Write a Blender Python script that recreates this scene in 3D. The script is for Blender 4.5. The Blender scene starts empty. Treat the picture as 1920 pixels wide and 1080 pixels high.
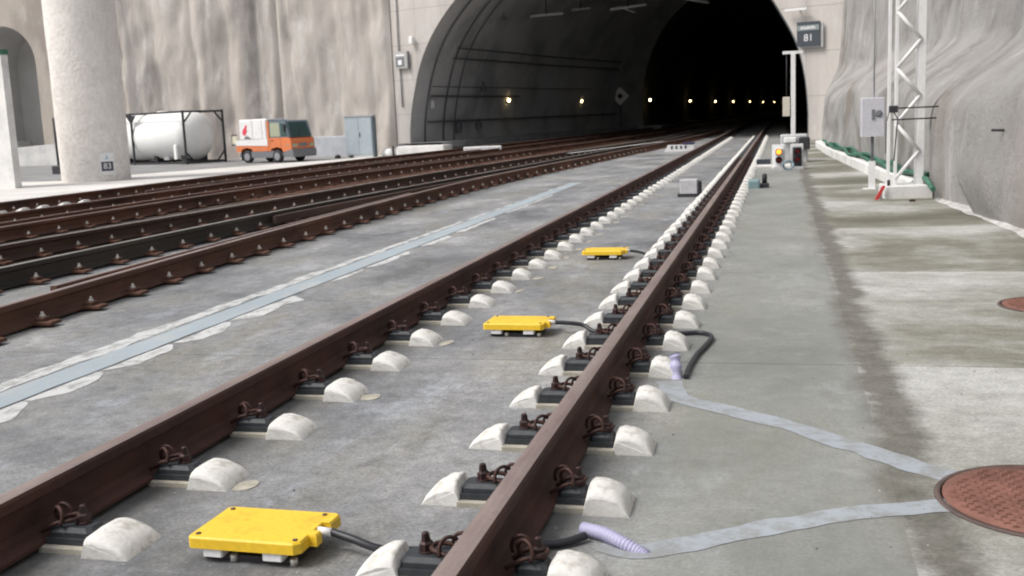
import bpy, math, random
from mathutils import Vector, Matrix, noise
R = math.radians
S = bpy.context.scene
COL = S.collection
rnd = random.Random(7)

# ---------------------------------------------------------------- camera, light, exposure
F_PX = 2001.8
yaw, pitch, roll = 0.25001, 0.15900, -0.04152
fw = Vector((-math.sin(yaw)*math.cos(pitch), math.cos(yaw)*math.cos(pitch), -math.sin(pitch)))
r0 = Vector((math.cos(yaw), math.sin(yaw), 0)); u0 = r0.cross(fw)
rt = math.cos(roll)*r0 + math.sin(roll)*u0
up = -math.sin(roll)*r0 + math.cos(roll)*u0
cd = bpy.data.cameras.new('camera'); cam = bpy.data.objects.new('camera', cd); COL.objects.link(cam)
M = Matrix((rt, up, -fw)).transposed().to_4x4(); M.translation = Vector((1.5399, 0, 1.2707))
cam.matrix_world = M
cd.sensor_width = 36; cd.lens = F_PX/1920*36; cd.clip_start = .05; cd.clip_end = 1500
cd.dof.use_dof = True; cd.dof.focus_distance = 4.6; cd.dof.aperture_fstop = 7.0
S.camera = cam

W = bpy.data.worlds.new('World'); S.world = W; W.use_nodes = True
wn = W.node_tree; bgn = wn.nodes['Background']
sky = wn.nodes.new('ShaderNodeTexSky'); sky.sky_type = 'NISHITA'; sky.sun_disc = False
SUN_EL, SUN_AZ = 52, 238        # azimuth clockwise from +Y: behind the camera, to the left
sky.sun_elevation = R(SUN_EL); sky.sun_rotation = R(SUN_AZ); sky.dust_density = 4.0; sky.air_density = 1.0; sky.ozone_density = 1.0
hs = wn.nodes.new('ShaderNodeHueSaturation'); hs.inputs['Saturation'].default_value = .3
wn.links.new(sky.outputs[0], hs.inputs['Color']); wn.links.new(hs.outputs[0], bgn.inputs[0])
bgn.inputs[1].default_value = .13
sd = bpy.data.lights.new('sun', 'SUN'); sd.energy = 1.5; sd.angle = R(18); sd.color = (1, .95, .88)
so = bpy.data.objects.new('sun', sd); COL.objects.link(so)
dirv = Vector((math.sin(R(SUN_AZ))*math.cos(R(SUN_EL)), math.cos(R(SUN_AZ))*math.cos(R(SUN_EL)), math.sin(R(SUN_EL))))
so.rotation_euler = dirv.to_track_quat('Z', 'Y').to_euler()
S.view_settings.view_transform = 'Standard'; S.view_settings.look = 'None'
S.view_settings.exposure = 0.50; S.view_settings.gamma = 1; S.view_settings.use_curve_mapping = False
S.render.engine = 'CYCLES'
S.cycles.filter_width = 2.0
S.cycles.max_bounces = 8

# ---------------------------------------------------------------- helpers
class MB:
    def __init__(s): s.v = []; s.f = []; s.m = []; s.sm = []
    def add(s, vs, fs, mi=0, smooth=False):
        o = len(s.v); s.v += [tuple(v) for v in vs]
        for f in fs: s.f.append([i+o for i in f]); s.m.append(mi); s.sm.append(smooth)
        return s
    def box(s, x0, x1, y0, y1, z0, z1, mi=0, c=0, tr=None):
        if c <= 0:
            vs = [(x, y, z) for z in (z0, z1) for x, y in ((x0, y0), (x1, y0), (x1, y1), (x0, y1))]
            fs = [(3, 2, 1, 0), (4, 5, 6, 7), (0, 1, 5, 4), (1, 2, 6, 5), (2, 3, 7, 6), (3, 0, 4, 7)]
        else:   # chamfered upper and vertical edges
            def ring(i, z): return [(x0+i+c*(k in (0,)), 0, 0) for k in ()]
            def oct_(d, z):
                a, b, e, g = x0+d, x1-d, y0+d, y1-d
                return [(a+c, e, z), (b-c, e, z), (b, e+c, z), (b, g-c, z), (b-c, g, z), (a+c, g, z), (a, g-c, z), (a, e+c, z)]
            vs = oct_(0, z0)+oct_(0, z1-c)+oct_(c*.7, z1)
            fs = [tuple(range(7, -1, -1)), tuple(range(16, 24))]
            for k in range(2):
                for i in range(8):
                    j = (i+1) % 8; fs.append((k*8+i, k*8+j, k*8+8+j, k*8+8+i))
        if tr: vs = [tr @ Vector(v) for v in vs]
        return s.add(vs, fs, mi)
    def tube(s, pts, r, n=8, mi=0, closed=False, caps=True):
        pts = [Vector(p) for p in pts]; rings = []; N = len(pts)
        prev = None
        for i, p in enumerate(pts):
            a = pts[i-1] if (i > 0 or closed) else p; b = pts[(i+1) % N] if (i < N-1 or closed) else p
            t = (b-a).normalized()
            if prev is None:
                x = t.orthogonal().normalized()
            else:
                x = (prev - t*prev.dot(t)).normalized()
            prev = x; y = t.cross(x)
            rr = r[i] if isinstance(r, (list, tuple)) else r
            rings.append([p + rr*(math.cos(2*math.pi*k/n)*x + math.sin(2*math.pi*k/n)*y) for k in range(n)])
        vs = [v for q in rings for v in q]; fs = []
        for i in range(N if closed else N-1):
            j = (i+1) % N
            for k in range(n):
                l = (k+1) % n; fs.append((i*n+k, i*n+l, j*n+l, j*n+k))
        s.add(vs, fs, mi, True)
        if caps and not closed:
            o = len(s.v)-len(vs)
            s.f.append([o+k for k in range(n-1, -1, -1)]); s.m.append(mi); s.sm.append(False)
            s.f.append([o+(N-1)*n+k for k in range(n)]); s.m.append(mi); s.sm.append(False)
        return s
    def lathe(s, prof, c=(0, 0, 0), n=16, mi=0, axis='z', smooth=True):
        vs = []
        for r, z in prof:
            for k in range(n):
                a = 2*math.pi*k/n; x, y = r*math.cos(a), r*math.sin(a)
                v = (x, y, z) if axis == 'z' else ((x, z, y) if axis == 'y' else (z, x, y))
                vs.append((v[0]+c[0], v[1]+c[1], v[2]+c[2]))
        fs = []
        for i in range(len(prof)-1):
            for k in range(n):
                l = (k+1) % n; fs.append((i*n+k, i*n+l, (i+1)*n+l, (i+1)*n+k))
        s.add(vs, fs, mi, smooth)
        o = len(s.v)-len(vs)
        if prof[0][0] > 1e-4: s.f.append([o+k for k in range(n-1, -1, -1)]); s.m.append(mi); s.sm.append(False)
        if prof[-1][0] > 1e-4: s.f.append([o+(len(prof)-1)*n+k for k in range(n)]); s.m.append(mi); s.sm.append(False)
        return s
    def prism(s, poly, y0, y1, mi=0, axis='y'):
        """polygon in (x,z) extruded along y (axis y), in (y,z) along x (axis x) or in (x,y) along z (axis z)"""
        n = len(poly)
        def P(a, b, t): return (a, t, b) if axis == 'y' else ((t, a, b) if axis == 'x' else (a, b, t))
        vs = [P(a, b, y0) for a, b in poly]+[P(a, b, y1) for a, b in poly]
        fs = [tuple(range(n)), tuple(range(2*n-1, n-1, -1))]+[(i, n+i, n+(i+1) % n, (i+1) % n) for i in range(n)]
        return s.add(vs, fs, mi)
    def mesh(s, name, mats):
        me = bpy.data.meshes.new(name); me.from_pydata([tuple(v) for v in s.v], [], s.f)
        for m in (mats if isinstance(mats, (list, tuple)) else [mats]): me.materials.append(m)
        me.polygons.foreach_set('material_index', s.m); me.polygons.foreach_set('use_smooth', s.sm)
        me.validate(); me.update(); 
        import bmesh as _b
        bm = _b.new(); bm.from_mesh(me); _b.ops.recalc_face_normals(bm, faces=bm.faces); bm.to_mesh(me); bm.free()
        return me

def link(name, data, parent=None, loc=(0, 0, 0), rz=0):
    o = bpy.data.objects.new(name, data); COL.objects.link(o); o.location = loc; o.rotation_euler = (0, 0, rz)
    if parent: o.parent = parent
    return o
def tag(o, label=None, cat=None, group=None, kind=None):
    if label: o['label'] = label
    if cat: o['category'] = cat
    if group: o['group'] = group
    if kind: o['kind'] = kind
    return o
def thing(name, label, cat, loc=(0, 0, 0), rz=0, group=None):
    return tag(link(name, None, None, loc, rz), label, cat, group)
def obj(name, mb, mat, parent=None, loc=(0, 0, 0), rz=0):
    return link(name, mb.mesh(name, mat), parent, loc, rz)
def text(name, body, size, mat, parent, loc, rot, extrude=.004):
    cu = bpy.data.curves.new(name, 'FONT'); cu.body = body; cu.size = size; cu.extrude = extrude
    cu.align_x = 'CENTER'; cu.align_y = 'CENTER'; cu.materials.append(mat)
    tmp = bpy.data.objects.new(name, cu); me = bpy.data.meshes.new_from_object(tmp)
    bpy.data.objects.remove(tmp); bpy.data.curves.remove(cu)
    o = bpy.data.objects.new(name, me); COL.objects.link(o); o.parent = parent; o.location = loc; o.rotation_euler = rot
    return o

# ---------------------------------------------------------------- materials
def base_mat(name, col=(.5, .5, .5), rough=.8, metal=0.0, emit=None, es=0.0):
    m = bpy.data.materials.new(name); m.use_nodes = True; b = m.node_tree.nodes['Principled BSDF']
    b.inputs['Base Color'].default_value = (*col, 1); b.inputs['Roughness'].default_value = rough; b.inputs['Metallic'].default_value = metal
    if emit: b.inputs['Emission Color'].default_value = (*emit, 1); b.inputs['Emission Strength'].default_value = es
    return m
class NT:
    def __init__(s, m): s.t = m.node_tree; s.b = s.t.nodes['Principled BSDF']; s.co = s.t.nodes.new('ShaderNodeTexCoord')
    def n(s, ty, **k):
        q = s.t.nodes.new(ty)
        for a, v in k.items(): setattr(q, a, v)
        return q
    def l(s, a, b): s.t.links.new(a, b)
    def mapping(s, sc=(1, 1, 1), loc=(0, 0, 0)):
        q = s.n('ShaderNodeMapping'); q.inputs['Scale'].default_value = sc; q.inputs['Location'].default_value = loc
        s.l(s.co.outputs['Object'], q.inputs[0]); return q.outputs[0]
    def noise(s, scale=1, detail=6, rough=.6, sc=(1, 1, 1), loc=(0, 0, 0), dist=0):
        q = s.n('ShaderNodeTexNoise'); q.inputs['Scale'].default_value = scale; q.inputs['Detail'].default_value = detail
        q.inputs['Roughness'].default_value = rough; q.inputs['Distortion'].default_value = dist
        s.l(s.mapping(sc, loc), q.inputs['Vector']); return q.outputs['Fac']
    def ramp(s, fac, stops):
        q = s.n('ShaderNodeValToRGB'); e = q.color_ramp.elements
        while len(e) < len(stops): e.new(.5)
        for i, (p, c) in enumerate(stops):
            e[i].position = p; e[i].color = (*c, 1) if isinstance(c, tuple) else (c, c, c, 1)
        s.l(fac, q.inputs[0]); return q.outputs[0]
    def mix(s, fac, a, b, mode='MIX'):
        q = s.n('ShaderNodeMix', data_type='RGBA', blend_type=mode)
        if isinstance(fac, (int, float)): q.inputs[0].default_value = fac
        else: s.l(fac, q.inputs[0])
        for i, v in ((6, a), (7, b)):
            if isinstance(v, tuple): q.inputs[i].default_value = (*v, 1)
            else: s.l(v, q.inputs[i])
        return q.outputs[2]
    def math(s, op, a, b=0, clamp=False):
        q = s.n('ShaderNodeMath', operation=op, use_clamp=clamp)
        for i, v in ((0, a), (1, b)):
            if isinstance(v, (int, float)): q.inputs[i].default_value = v
            else: s.l(v, q.inputs[i])
        return q.outputs[0]
    def sep(s):
        q = s.n('ShaderNodeSeparateXYZ'); s.l(s.co.outputs['Object'], q.inputs[0]); return q.outputs
    def bump(s, h, st=.3, d=.02):
        q = s.n('ShaderNodeBump'); q.inputs['Strength'].default_value = st; q.inputs['Distance'].default_value = d
        s.l(h, q.inputs['Height']); s.l(q.outputs[0], s.b.inputs['Normal'])
    def col(s, c): s.l(c, s.b.inputs['Base Color'])

def worn(name, c1, c2, scale=3, rough=.75, metal=0, lo=.35, hi=.65, fine=40, bst=.2, bd=.004, sc=(1, 1, 1)):
    m = base_mat(name, c1, rough, metal); t = NT(m)
    a = t.noise(scale, 8, .65, sc); c = t.ramp(a, [(lo, c1), (hi, c2)])
    f = t.noise(fine, 4, .6); c = t.mix(.35, c, t.ramp(f, [(.3, .55), (.7, 1.0)]), 'MULTIPLY')
    t.col(c); t.bump(f, bst, bd); return m

def slab_mat():
    m = base_mat('track slab concrete', rough=.78); t = NT(m)
    big = t.noise(.9, 9, .68, (1, .7, 1), (1.3, 0, 0), .3); c = t.ramp(big, [(.33, (.12, .124, .132)), (.46, (.22, .225, .235)), (.56, (.28, .282, .285)), (.68, (.43, .43, .43))])
    st = t.noise(1.1, 9, .7, (1, .35, 1), (3, 1, 0)); c = t.mix(t.ramp(st, [(.50, 0.0), (.66, .62)]), c, (.235, .22, .165))
    pale = t.noise(2.3, 9, .78, (1, .5, 1), (9, 4, 0)); c = t.mix(t.ramp(pale, [(.54, 0.0), (.66, .6)]), c, (.43, .46, .50))
    dk = t.noise(3.1, 9, .75, (1, .6, 1), (2, 14, 0)); c = t.mix(t.ramp(dk, [(.54, 0.0), (.66, .6)]), c, (.13, .128, .12))
    fn = t.noise(70, 7, .8); c = t.mix(.8, c, t.ramp(fn, [(.36, .45), (.66, 1.3)]), 'MULTIPLY')
    md = t.noise(11, 8, .8); c = t.mix(.7, c, t.ramp(md, [(.36, .6), (.64, 1.3)]), 'MULTIPLY')
    sp = t.n('ShaderNodeTexVoronoi'); sp.inputs['Scale'].default_value = 26; t.l(t.mapping(), sp.inputs['Vector'])
    c = t.mix(t.ramp(sp.outputs['Distance'], [(.04, .8), (.13, 0.0)]), c, t.ramp(t.noise(9), [(.45, (.42, .42, .4)), (.55, (.08, .08, .08))]))
    x = t.sep()[0]
    def band(cx, w):
        d = t.math('ABSOLUTE', t.math('SUBTRACT', x, cx)); return t.math('SUBTRACT', 1.0, t.math('DIVIDE', d, w), True)
    g = t.math('MAXIMUM', band(-.64, .26), t.math('MAXIMUM', band(-.86, .10), t.math('MAXIMUM', band(.8, .22), t.math('MAXIMUM', band(-3.6, .35), band(1.6, .0001)))))
    g = t.math('MULTIPLY', g, t.math('MULTIPLY', t.math('SUBTRACT', t.noise(3.5, 8, .75), .18), 2.4), True)
    c = t.mix(t.math('MULTIPLY', g, .8), c, (.050, .047, .038))
    # greener cast right of the near rail
    gr = t.ramp(x, [(0.0, 0.0), (1.0, 1.0)]); c = t.mix(t.math('MULTIPLY', t.ramp(t.math('SUBTRACT', x, .2), [(.6, 0.0), (1.0, 1.0)]), .5), c, (.25, .26, .225))
    sn = t.math('MULTIPLY', t.math('SUBTRACT', t.noise(1.3, 9, .72, (.7, 1, 0), (0, 3, 0)), .5), .50)
    sdn = t.math('ABSOLUTE', t.math('ADD', t.math('SUBTRACT', x, 1.965), sn))
    c = t.mix(t.ramp(sdn, [(.05, .95), (.135, 0.0)]), c, t.ramp(t.noise(7, 7, .75), [(.35, (.11, .105, .085)), (.65, (.19, .185, .165))]))
    t.col(c); t.l(t.ramp(big, [(.3, .5), (.7, .9)]), t.b.inputs['Roughness']); t.bump(t.math('ADD', fn, t.math('MULTIPLY', pale, .8)), .45, .006)
    return m
def side_mat():
    m = base_mat('side slab concrete', rough=.85); t = NT(m)
    X, Y, Z = t.sep()
    a = t.noise(.50, 8, .60, (.9, 1.0, 1), (2.2, 5.5, 0), .5)
    b = t.noise(1.8, 9, .72, (.6, 1.1, 1), (1, 2, 0))
    ph = t.math('FRACT', t.math('DIVIDE', t.math('SUBTRACT', Y, 2.29), 3.06))
    jd = t.math('MULTIPLY', t.math('SUBTRACT', .5, t.math('ABSOLUTE', t.math('SUBTRACT', ph, .28))), .26)
    k = t.math('ADD', t.math('ADD', t.math('MULTIPLY', a, .85), t.math('MULTIPLY', b, .35)), jd)
    k = t.math('ADD', k, t.math('MULTIPLY', t.math('SUBTRACT', X, 2.6), .045))
    k = t.math('ADD', k, t.math('MINIMUM', t.math('MULTIPLY', t.math('SUBTRACT', Y, 6.0), .011), .09))
    c = t.ramp(k, [(.56, (.47, .47, .45)), (.66, (.35, .35, .32)), (.76, (.205, .20, .16)), (.88, (.125, .122, .09)), (1.0, (.125, .125, .125))])
    sn = t.math('MULTIPLY', t.math('SUBTRACT', t.noise(1.3, 9, .72, (.7, 1, 0), (0, 3, 0)), .5), .50)
    sdn = t.math('ABSOLUTE', t.math('ADD', t.math('SUBTRACT', X, 1.965), sn))
    c = t.mix(t.ramp(sdn, [(.05, .95), (.135, 0.0)]), c, t.ramp(t.noise(7, 7, .75), [(.35, (.11, .105, .085)), (.65, (.19, .185, .165))]))
    fn = t.noise(65, 7, .8); c = t.mix(.7, c, t.ramp(fn, [(.36, .5), (.66, 1.25)]), 'MULTIPLY')
    md = t.noise(9, 8, .8); c = t.mix(.6, c, t.ramp(md, [(.36, .65), (.64, 1.25)]), 'MULTIPLY')
    t.col(c); t.bump(t.math('ADD', fn, b), .4, .006); return m
def wall_mat(name, light, mid, dark, sc=(.9, .9, .10), scale=1.0, blotch=.4, bst=.5, seed=0, white=.0, panels=False):
    m = base_mat(name, rough=.92); t = NT(m)
    a = t.noise(scale, 7, .6, sc, (seed, seed*.7, 0), .3)
    c = t.ramp(a, [(.36, dark), (.47, mid), (.60, light)])
    b = t.noise(.8, 9, .72, (1, 1, .55), (seed+4, 1, 2)); c = t.mix(t.ramp(b, [(.5, 0.0), (.75, blotch)]), c, dark)
    w = t.noise(1.5, 9, .75, (1, 1, .35), (seed+8, 3, 5)); c = t.mix(t.ramp(w, [(.54, 0.0), (.70, .55+white)]), c, (.62, .62, .62))
    rs = t.noise(.7, 5, .6, (1, 1, .2), (seed+1, 9, 5)); c = t.mix(t.ramp(rs, [(.52, 0.0), (.75, .25)]), c, (.46, .37, .33))
    if panels:
        X, Y, Z = t.sep()
        q = t.math('FRACT', t.math('DIVIDE', X, 2.4)); p = t.math('FRACT', t.math('DIVIDE', Z, 1.55))
        ln = t.math('MAXIMUM', t.ramp(q, [(.006, 1.0), (.014, 0.0)]), t.ramp(p, [(.012, 1.0), (.024, 0.0)]))
        c = t.mix(t.math('MULTIPLY', ln, .5), c, (.2, .19, .18))
    f = t.noise(18, 7, .75); c = t.mix(.3, c, t.ramp(f, [(.3, .7), (.7, 1.1)]), 'MULTIPLY')
    t.col(c); t.bump(t.math('ADD', f, t.math('MULTIPLY', b, 1.5)), bst, .05); return m
def paint_mat(name, col, under, wear=.6, scale=5, sc=(1, .5, 1)):
    m = base_mat(name, rough=.7); t = NT(m)
    a = t.noise(scale, 9, .75, sc); c = t.mix(t.ramp(a, [(wear, 0.0), (wear+.12, 1.0)]), col, under)
    b = t.noise(1.3, 6, .6, (1, .6, 1), (5, 5, 0)); c = t.mix(.5, c, t.ramp(b, [(.3, .75), (.7, 1.1)]), 'MULTIPLY')
    f = t.noise(60, 5, .7); c = t.mix(.25, c, t.ramp(f, [(.3, .7), (.7, 1.1)]), 'MULTIPLY')
    t.col(c); t.bump(f, .25, .004); return m

m_slab = slab_mat(); m_side = side_mat()
m_rust = worn('rusty rail steel', (.045, .022, .017), (.115, .050, .036), 5, .8, .15, .35, .7, 60, .3, .003, (1, .5, 1))
m_head = worn('rail running surface', (.22, .16, .145), (.33, .26, .235), 8, .5, .3, .35, .65, 80, .1, .001, (1, .2, 1))
m_rust2 = worn('rusty brown track steel', (.065, .030, .020), (.18, .080, .048), 2.2, .8, .1, .35, .65, 50, .3, .003, (1, .35, 1))
m_dkrail = worn('blackish green rail steel', (.030, .026, .021), (.070, .058, .048), 2, .65, .3, .35, .65, 50, .2, .002, (1, .2, 1))
m_midrail = worn('dark brown rail steel', (.045, .026, .019), (.11, .062, .045), 2, .7, .2, .35, .65, 50, .2, .002, (1, .2, 1))
m_head2 = worn('worn grey rail head', (.22, .20, .18), (.38, .36, .33), 3, .45, .4, .35, .65, 60, .1, .001, (1, .15, 1))
m_plate = worn('dark painted base plate', (.022, .026, .032), (.055, .06, .066), 14, .55, .2, .35, .65, 90, .2, .002)
m_clip = worn('rust red spring steel', (.025, .014, .012), (.085, .036, .028), 30, .6, .4, .3, .7, 120, .2, .001)
m_bolt = worn('dark bolt steel', (.02, .014, .014), (.075, .032, .03), 30, .55, .4, .3, .7)
m_zinc = base_mat('pale galvanised nut', (.5, .48, .45), .45, .5)
m_cap = worn('off white cast block', (.44, .41, .35), (.74, .73, .70), 16, .9, 0, .28, .50, 60, .6, .004)
m_mortar = worn('pale mortar pad', (.30, .28, .23), (.48, .45, .38), 12, .9, 0, .35, .65, 80, .3, .003)
m_yellow = worn('yellow plastic', (.62, .36, .02), (.88, .57, .03), 9, .45, 0, .28, .46, 60, .05, .0005)
m_black = base_mat('black rubber', (.02, .021, .026), .45)
m_white = worn('white painted steel', (.72, .72, .72), (.82, .82, .82), 6, .5, 0, .3, .6, 60, .05, .001)
m_white2 = worn('whitewashed concrete', (.55, .55, .55), (.75, .74, .72), 2, .85, 0, .3, .6, 40, .3, .01)
m_grey = worn('light grey painted metal', (.42, .42, .43), (.52, .52, .54), 5, .5, 0, .3, .6)
m_cabin = worn('pale blue grey cabinet paint', (.42, .50, .56), (.50, .57, .62), 2, .5, 0, .3, .6)
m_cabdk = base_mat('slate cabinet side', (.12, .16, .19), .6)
m_tray = paint_mat('pale blue grey gutter mortar', (.33, .385, .42), (.40, .42, .43), .50, 3)
m_splash = paint_mat('white mortar smear', (.55, .56, .56), (.31, .31, .30), .47, 11)
m_band = paint_mat('pale blue mortar band', (.33, .36, .395), (.26, .27, .27), .46, 8, (1, 1, 1))
m_purple = base_mat('lilac plastic conduit', (.42, .41, .58), .55)
m_green = worn('green cable sleeve', (.02, .10, .065), (.06, .19, .13), 6, .6)
m_red = base_mat('red paint', (.55, .05, .05), .5)
m_orange = worn('orange vehicle paint', (.48, .17, .08), (.70, .20, .07), 4, .45, 0, .3, .5, 20, .02, .001)
m_glass = base_mat('dark green vehicle glass', (.05, .09, .085), .08)
m_glass2 = base_mat('pale cab side glass', (.36, .38, .28), .12)
m_chass = base_mat('dark grey vehicle skirt', (.16, .165, .18), .6)
m_dark = base_mat('dark steel', (.035, .035, .04), .6, .3)
m_tyre = base_mat('tyre rubber', (.03, .03, .032), .8)
m_rim = base_mat('grey wheel rim', (.28, .28, .3), .5, .3)
m_tank = worn('white tank shell', (.82, .82, .81), (.90, .90, .88), 2, .45, 0, .3, .6, 40, .03, .001)
m_signdk = base_mat('dark slate sign face', (.045, .055, .07), .4)
m_signlt = base_mat('white sign lettering', (.75, .75, .78), .5)
m_signgr = base_mat('grey sign band', (.22, .26, .26), .5)
m_pinkred = base_mat('red emblem print', (.70, .05, .09), .5)
m_cyan = base_mat('light blue plastic', (.38, .60, .68), .5)
m_lamp = base_mat('lit tunnel lamp', (1, .9, .7), .5, 0, (1, .74, .34), 9)
m_sig = base_mat('lit orange signal lens', (1, .25, .03), .4, 0, (1, .20, .02), 3.5)
m_siglo = base_mat('unlit red signal lens', (.30, .04, .03), .2)
m_yard = worn('pale yard concrete', (.56, .54, .51), (.72, .70, .67), .35, .9, 0, .35, .65, 12, .2, .01)
m_pile = wall_mat('shotcreted pile wall', (.56, .515, .475), (.48, .44, .405), (.31, .29, .275), (1.0, 1.0, .16), .5, .35, .8, 1, .1)
m_portal = wall_mat('portal concrete', (.55, .515, .485), (.47, .44, .415), (.36, .35, .34), (.9, .9, .2), .6, .3, .25, 5, 0, True)
m_right = wall_mat('lumpy shotcrete', (.40, .39, .38), (.335, .325, .31), (.225, .215, .195), (.8, .8, .65), .9, .5, 1.0, 9, .1)
m_col = worn('pale rendered pillar', (.73, .69, .65), (.82, .785, .75), 2.2, .95, 0, .35, .65, 9, .8, .05)
m_vault = wall_mat('tunnel lining', (.55, .555, .56), (.48, .485, .49), (.32, .33, .34), (.3, .3, .3), .8, .3, .2, 3, -.5)
# the lining's pale blotches are subdued: replace the whitewash tone
for nd in m_vault.node_tree.nodes:
    if nd.type == 'MIX':
        for i in (6, 7):
            q = nd.inputs[i]
            if not q.is_linked and q.default_value[0] > .4: q.default_value = (.55, .555, .56, 1)
m_ground = worn('earth', (.18, .17, .14), (.28, .27, .23), .5, .95)
m_hill = worn('dry scrub hillside', (.09, .10, .05), (.20, .18, .12), .3, .95, 0, .35, .65, 3, .5, .2)
m_joint = base_mat('dark joint filler', (.06, .058, .05), .95)

# ---------------------------------------------------------------- setting
obj('ground', MB().add([(-250, -150, -.45), (250, -150, -.45), (250, 480, -.45), (-250, 480, -.45)], [(0, 1, 2, 3)]), m_ground)['kind'] = 'structure'
JY = [-6.89+3.06*k for k in range(60)]       # transverse joints (…, 2.29, 5.35, 8.41, 11.47, 14.53 …)
ts = obj('track_bed', MB().box(-12.1, 1.9, -6.8, 330, -.40, -.03), m_joint); ts['kind'] = 'structure'
def slabrow(parent, name, x0, x1, mat, y_end):
    for k in range(len(JY)-1):
        if JY[k] > y_end: break
        a, b = JY[k]+.004, JY[k+1]-.004
        obj(name, MB().box(x0, x1, a, b, -.03, 0), mat, parent)
slabrow(ts, 'concrete_slab', -12.1, 1.9, m_slab, 100)
obj('concrete_slab', MB().box(-12.1, 14, JY[36]+3.06*1, 330, -.028, -.001), m_slab, ts)
ss = obj('side_pavement', MB().box(1.9, 6.2, -6.8, 46, -.40, -.03), m_joint); ss['kind'] = 'structure'
slabrow(ss, 'paving_slab', 1.9, 6.2, m_side, 40)
yd = obj('yard_ground', MB().box(-75, -12.1, -30, 60, -.42, -.25), m_yard); yd['kind'] = 'structure'
ap_ = obj('darkened_apron', MB().prism([(-16.9, 58), (-16.9, 44.4), (-17.7, 42.5), (-20.0, 37.9), (-21.6, 34.2), (-22.2, 31.5), (-70, 31.5), (-70, 58)], -.26, -.246, 0, 'z'), worn('grey yard ground with contact shade', (.20, .20, .20), (.30, .30, .30), .8, .9)); ap_['kind'] = 'structure'  # grey yard ground, darkened in colour for the shadow under tank and truck
kb = obj('yard_kerb', MB().box(-12.4, -12.1, -6, 45.6, -.25, -.05), m_yard); kb['kind'] = 'structure'

# ---- portal wall, oblique to the tracks
PA, PB = Vector((2.5, 40, 0)), Vector((-15, 47, 0)); PU = (PB-PA).normalized(); PN = Vector((PU.y, -PU.x, 0))   # PN towards the camera?
if PN.y > 0: PN = -PN
LEN = (PB-PA).length
arc = [(18.85, -.3), (18.84, .6), (18.72, 1.5), (18.5, 2.38), (18.12, 3.5), (17.6, 4.5), (16.85, 5.45), (15.75, 6.45), (14.3, 7.45), (12.5, 8.35), (10.5, 8.9), (8.5, 9.0), (6.5, 8.65), (4.6, 7.95), (3.0, 6.9), (1.75, 5.6), (1.0, 4.5), (.52, 3.64), (.25, 2.85), (.08, 1.94), (0.0, .9), (0, -.3)]
def catmull(p, n=4):
    out = []
    for i in range(len(p)-1):
        a, b, c, d = [Vector(q) for q in (p[max(i-1, 0)], p[i], p[i+1], p[min(i+2, len(p)-1)])]
        for k in range(n):
            t = k/n; out.append(tuple(.5*((2*b)+(-a+c)*t+(2*a-5*b+4*c-d)*t*t+(-a+3*b-3*c+d)*t**3)))
    out.append(tuple(p[-1])); return out
ARC = catmull(arc, 4)
TOP = 12.0
def pp(s, z, off=0): 
    q = PA+PU*s+PN*off; return (q.x, q.y, z)
pw = MB()
vs = []; fs = []
for s_, z_ in ARC: vs += [pp(s_, z_), pp(s_, TOP), pp(s_, z_, -.12)]
n = len(ARC)
for i in range(n-1): fs += [(3*i, 3*i+3, 3*i+4, 3*i+1), (3*i, 3*i+2, 3*i+5, 3*i+3)]
pw.add(vs, fs)
pw.add([pp(0, -.4), pp(0, TOP), pp(-3.2, TOP), pp(-3.2, -.4)], [(0, 1, 2, 3)])
pw.add([pp(LEN, -.4), pp(LEN, TOP), pp(LEN+1.0, TOP), pp(LEN+1.0, -.4)], [(0, 1, 2, 3)])
pw.add([pp(-1.2, TOP), pp(LEN+1, TOP), pp(LEN+1, TOP, -1), pp(-1.2, TOP, -1)], [(0, 1, 2, 3)])
po = obj('portal_wall', pw, m_portal)
tag(po, 'flat pale grey concrete face around the wide arched tunnel mouth', 'portal wall')

# ---- vault of the wide chamber and of the bored tunnel behind it
prof = [((LEN-s_)/LEN, z_) for s_, z_ in ARC]        # 0 at the left springing, 1 at the right
def chamber_left(Y):
    P = [(47, -15), (55, -13.4), (62, -12.3), (69, -10.7), (74, -9.6)]
    for (a, xa), (b, xb) in zip(P, P[1:]):
        if Y <= b: return xa+(xb-xa)*(Y-a)/(b-a)
    return P[-1][1]
def chamber_pt(t, k):      # t 0..1 from the portal to the cross wall, k index in prof
    u, z = prof[k] if isinstance(k, int) else k
    yl, yr = 47+27*t, 40+34*t
    xl, xr = chamber_left(yl), 2.5+2.6*t
    o = 1-t
    return Vector((xl+(xr-xl)*u, yl+(yr-yl)*u, z*(1+.12*t)))
va = MB(); NS = 18; vs = []; fs = []
for j in range(NS+1):
    for k in range(n):
        p = chamber_pt(j/NS, k)
        if j == 0: p = p-PN*.10
        vs.append(tuple(p))
for j in range(NS):
    for k in range(n-1): a = j*n+k; fs.append((a, a+1, a+n+1, a+n))
va.add(vs, fs, 0, True)
vo = obj('tunnel_chamber', va, m_vault); tag(vo, 'wide dark grey vault of the tunnel mouth behind the portal arch', 'tunnel vault')
def bore_left(Y):
    P = [(74, -7.56), (97, -6.75), (121, -5.95), (139, -4.7), (167, -3.45), (202, -2.1), (229, -.3), (256, 1.5), (300, 5.2), (330, 8.4)]
    for (a, xa), (b, xb) in zip(P, P[1:]):
        if Y <= b: return xa+(xb-xa)*(Y-a)/(b-a)
    return P[-1][1]
def bore_pt(Y, k):
    a = math.pi*k/24; cx = bore_left(Y)+6.15
    if k <= -1: return Vector((cx-6.1, Y, -.3))
    if k >= 25: return Vector((cx+6.1, Y, -.3))
    return Vector((cx-6.25*math.cos(a), Y, 1.0+8.3*math.sin(a)**.9)) if 0 < k < 24 else Vector((cx-6.2*math.cos(a), Y, .9))
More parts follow.
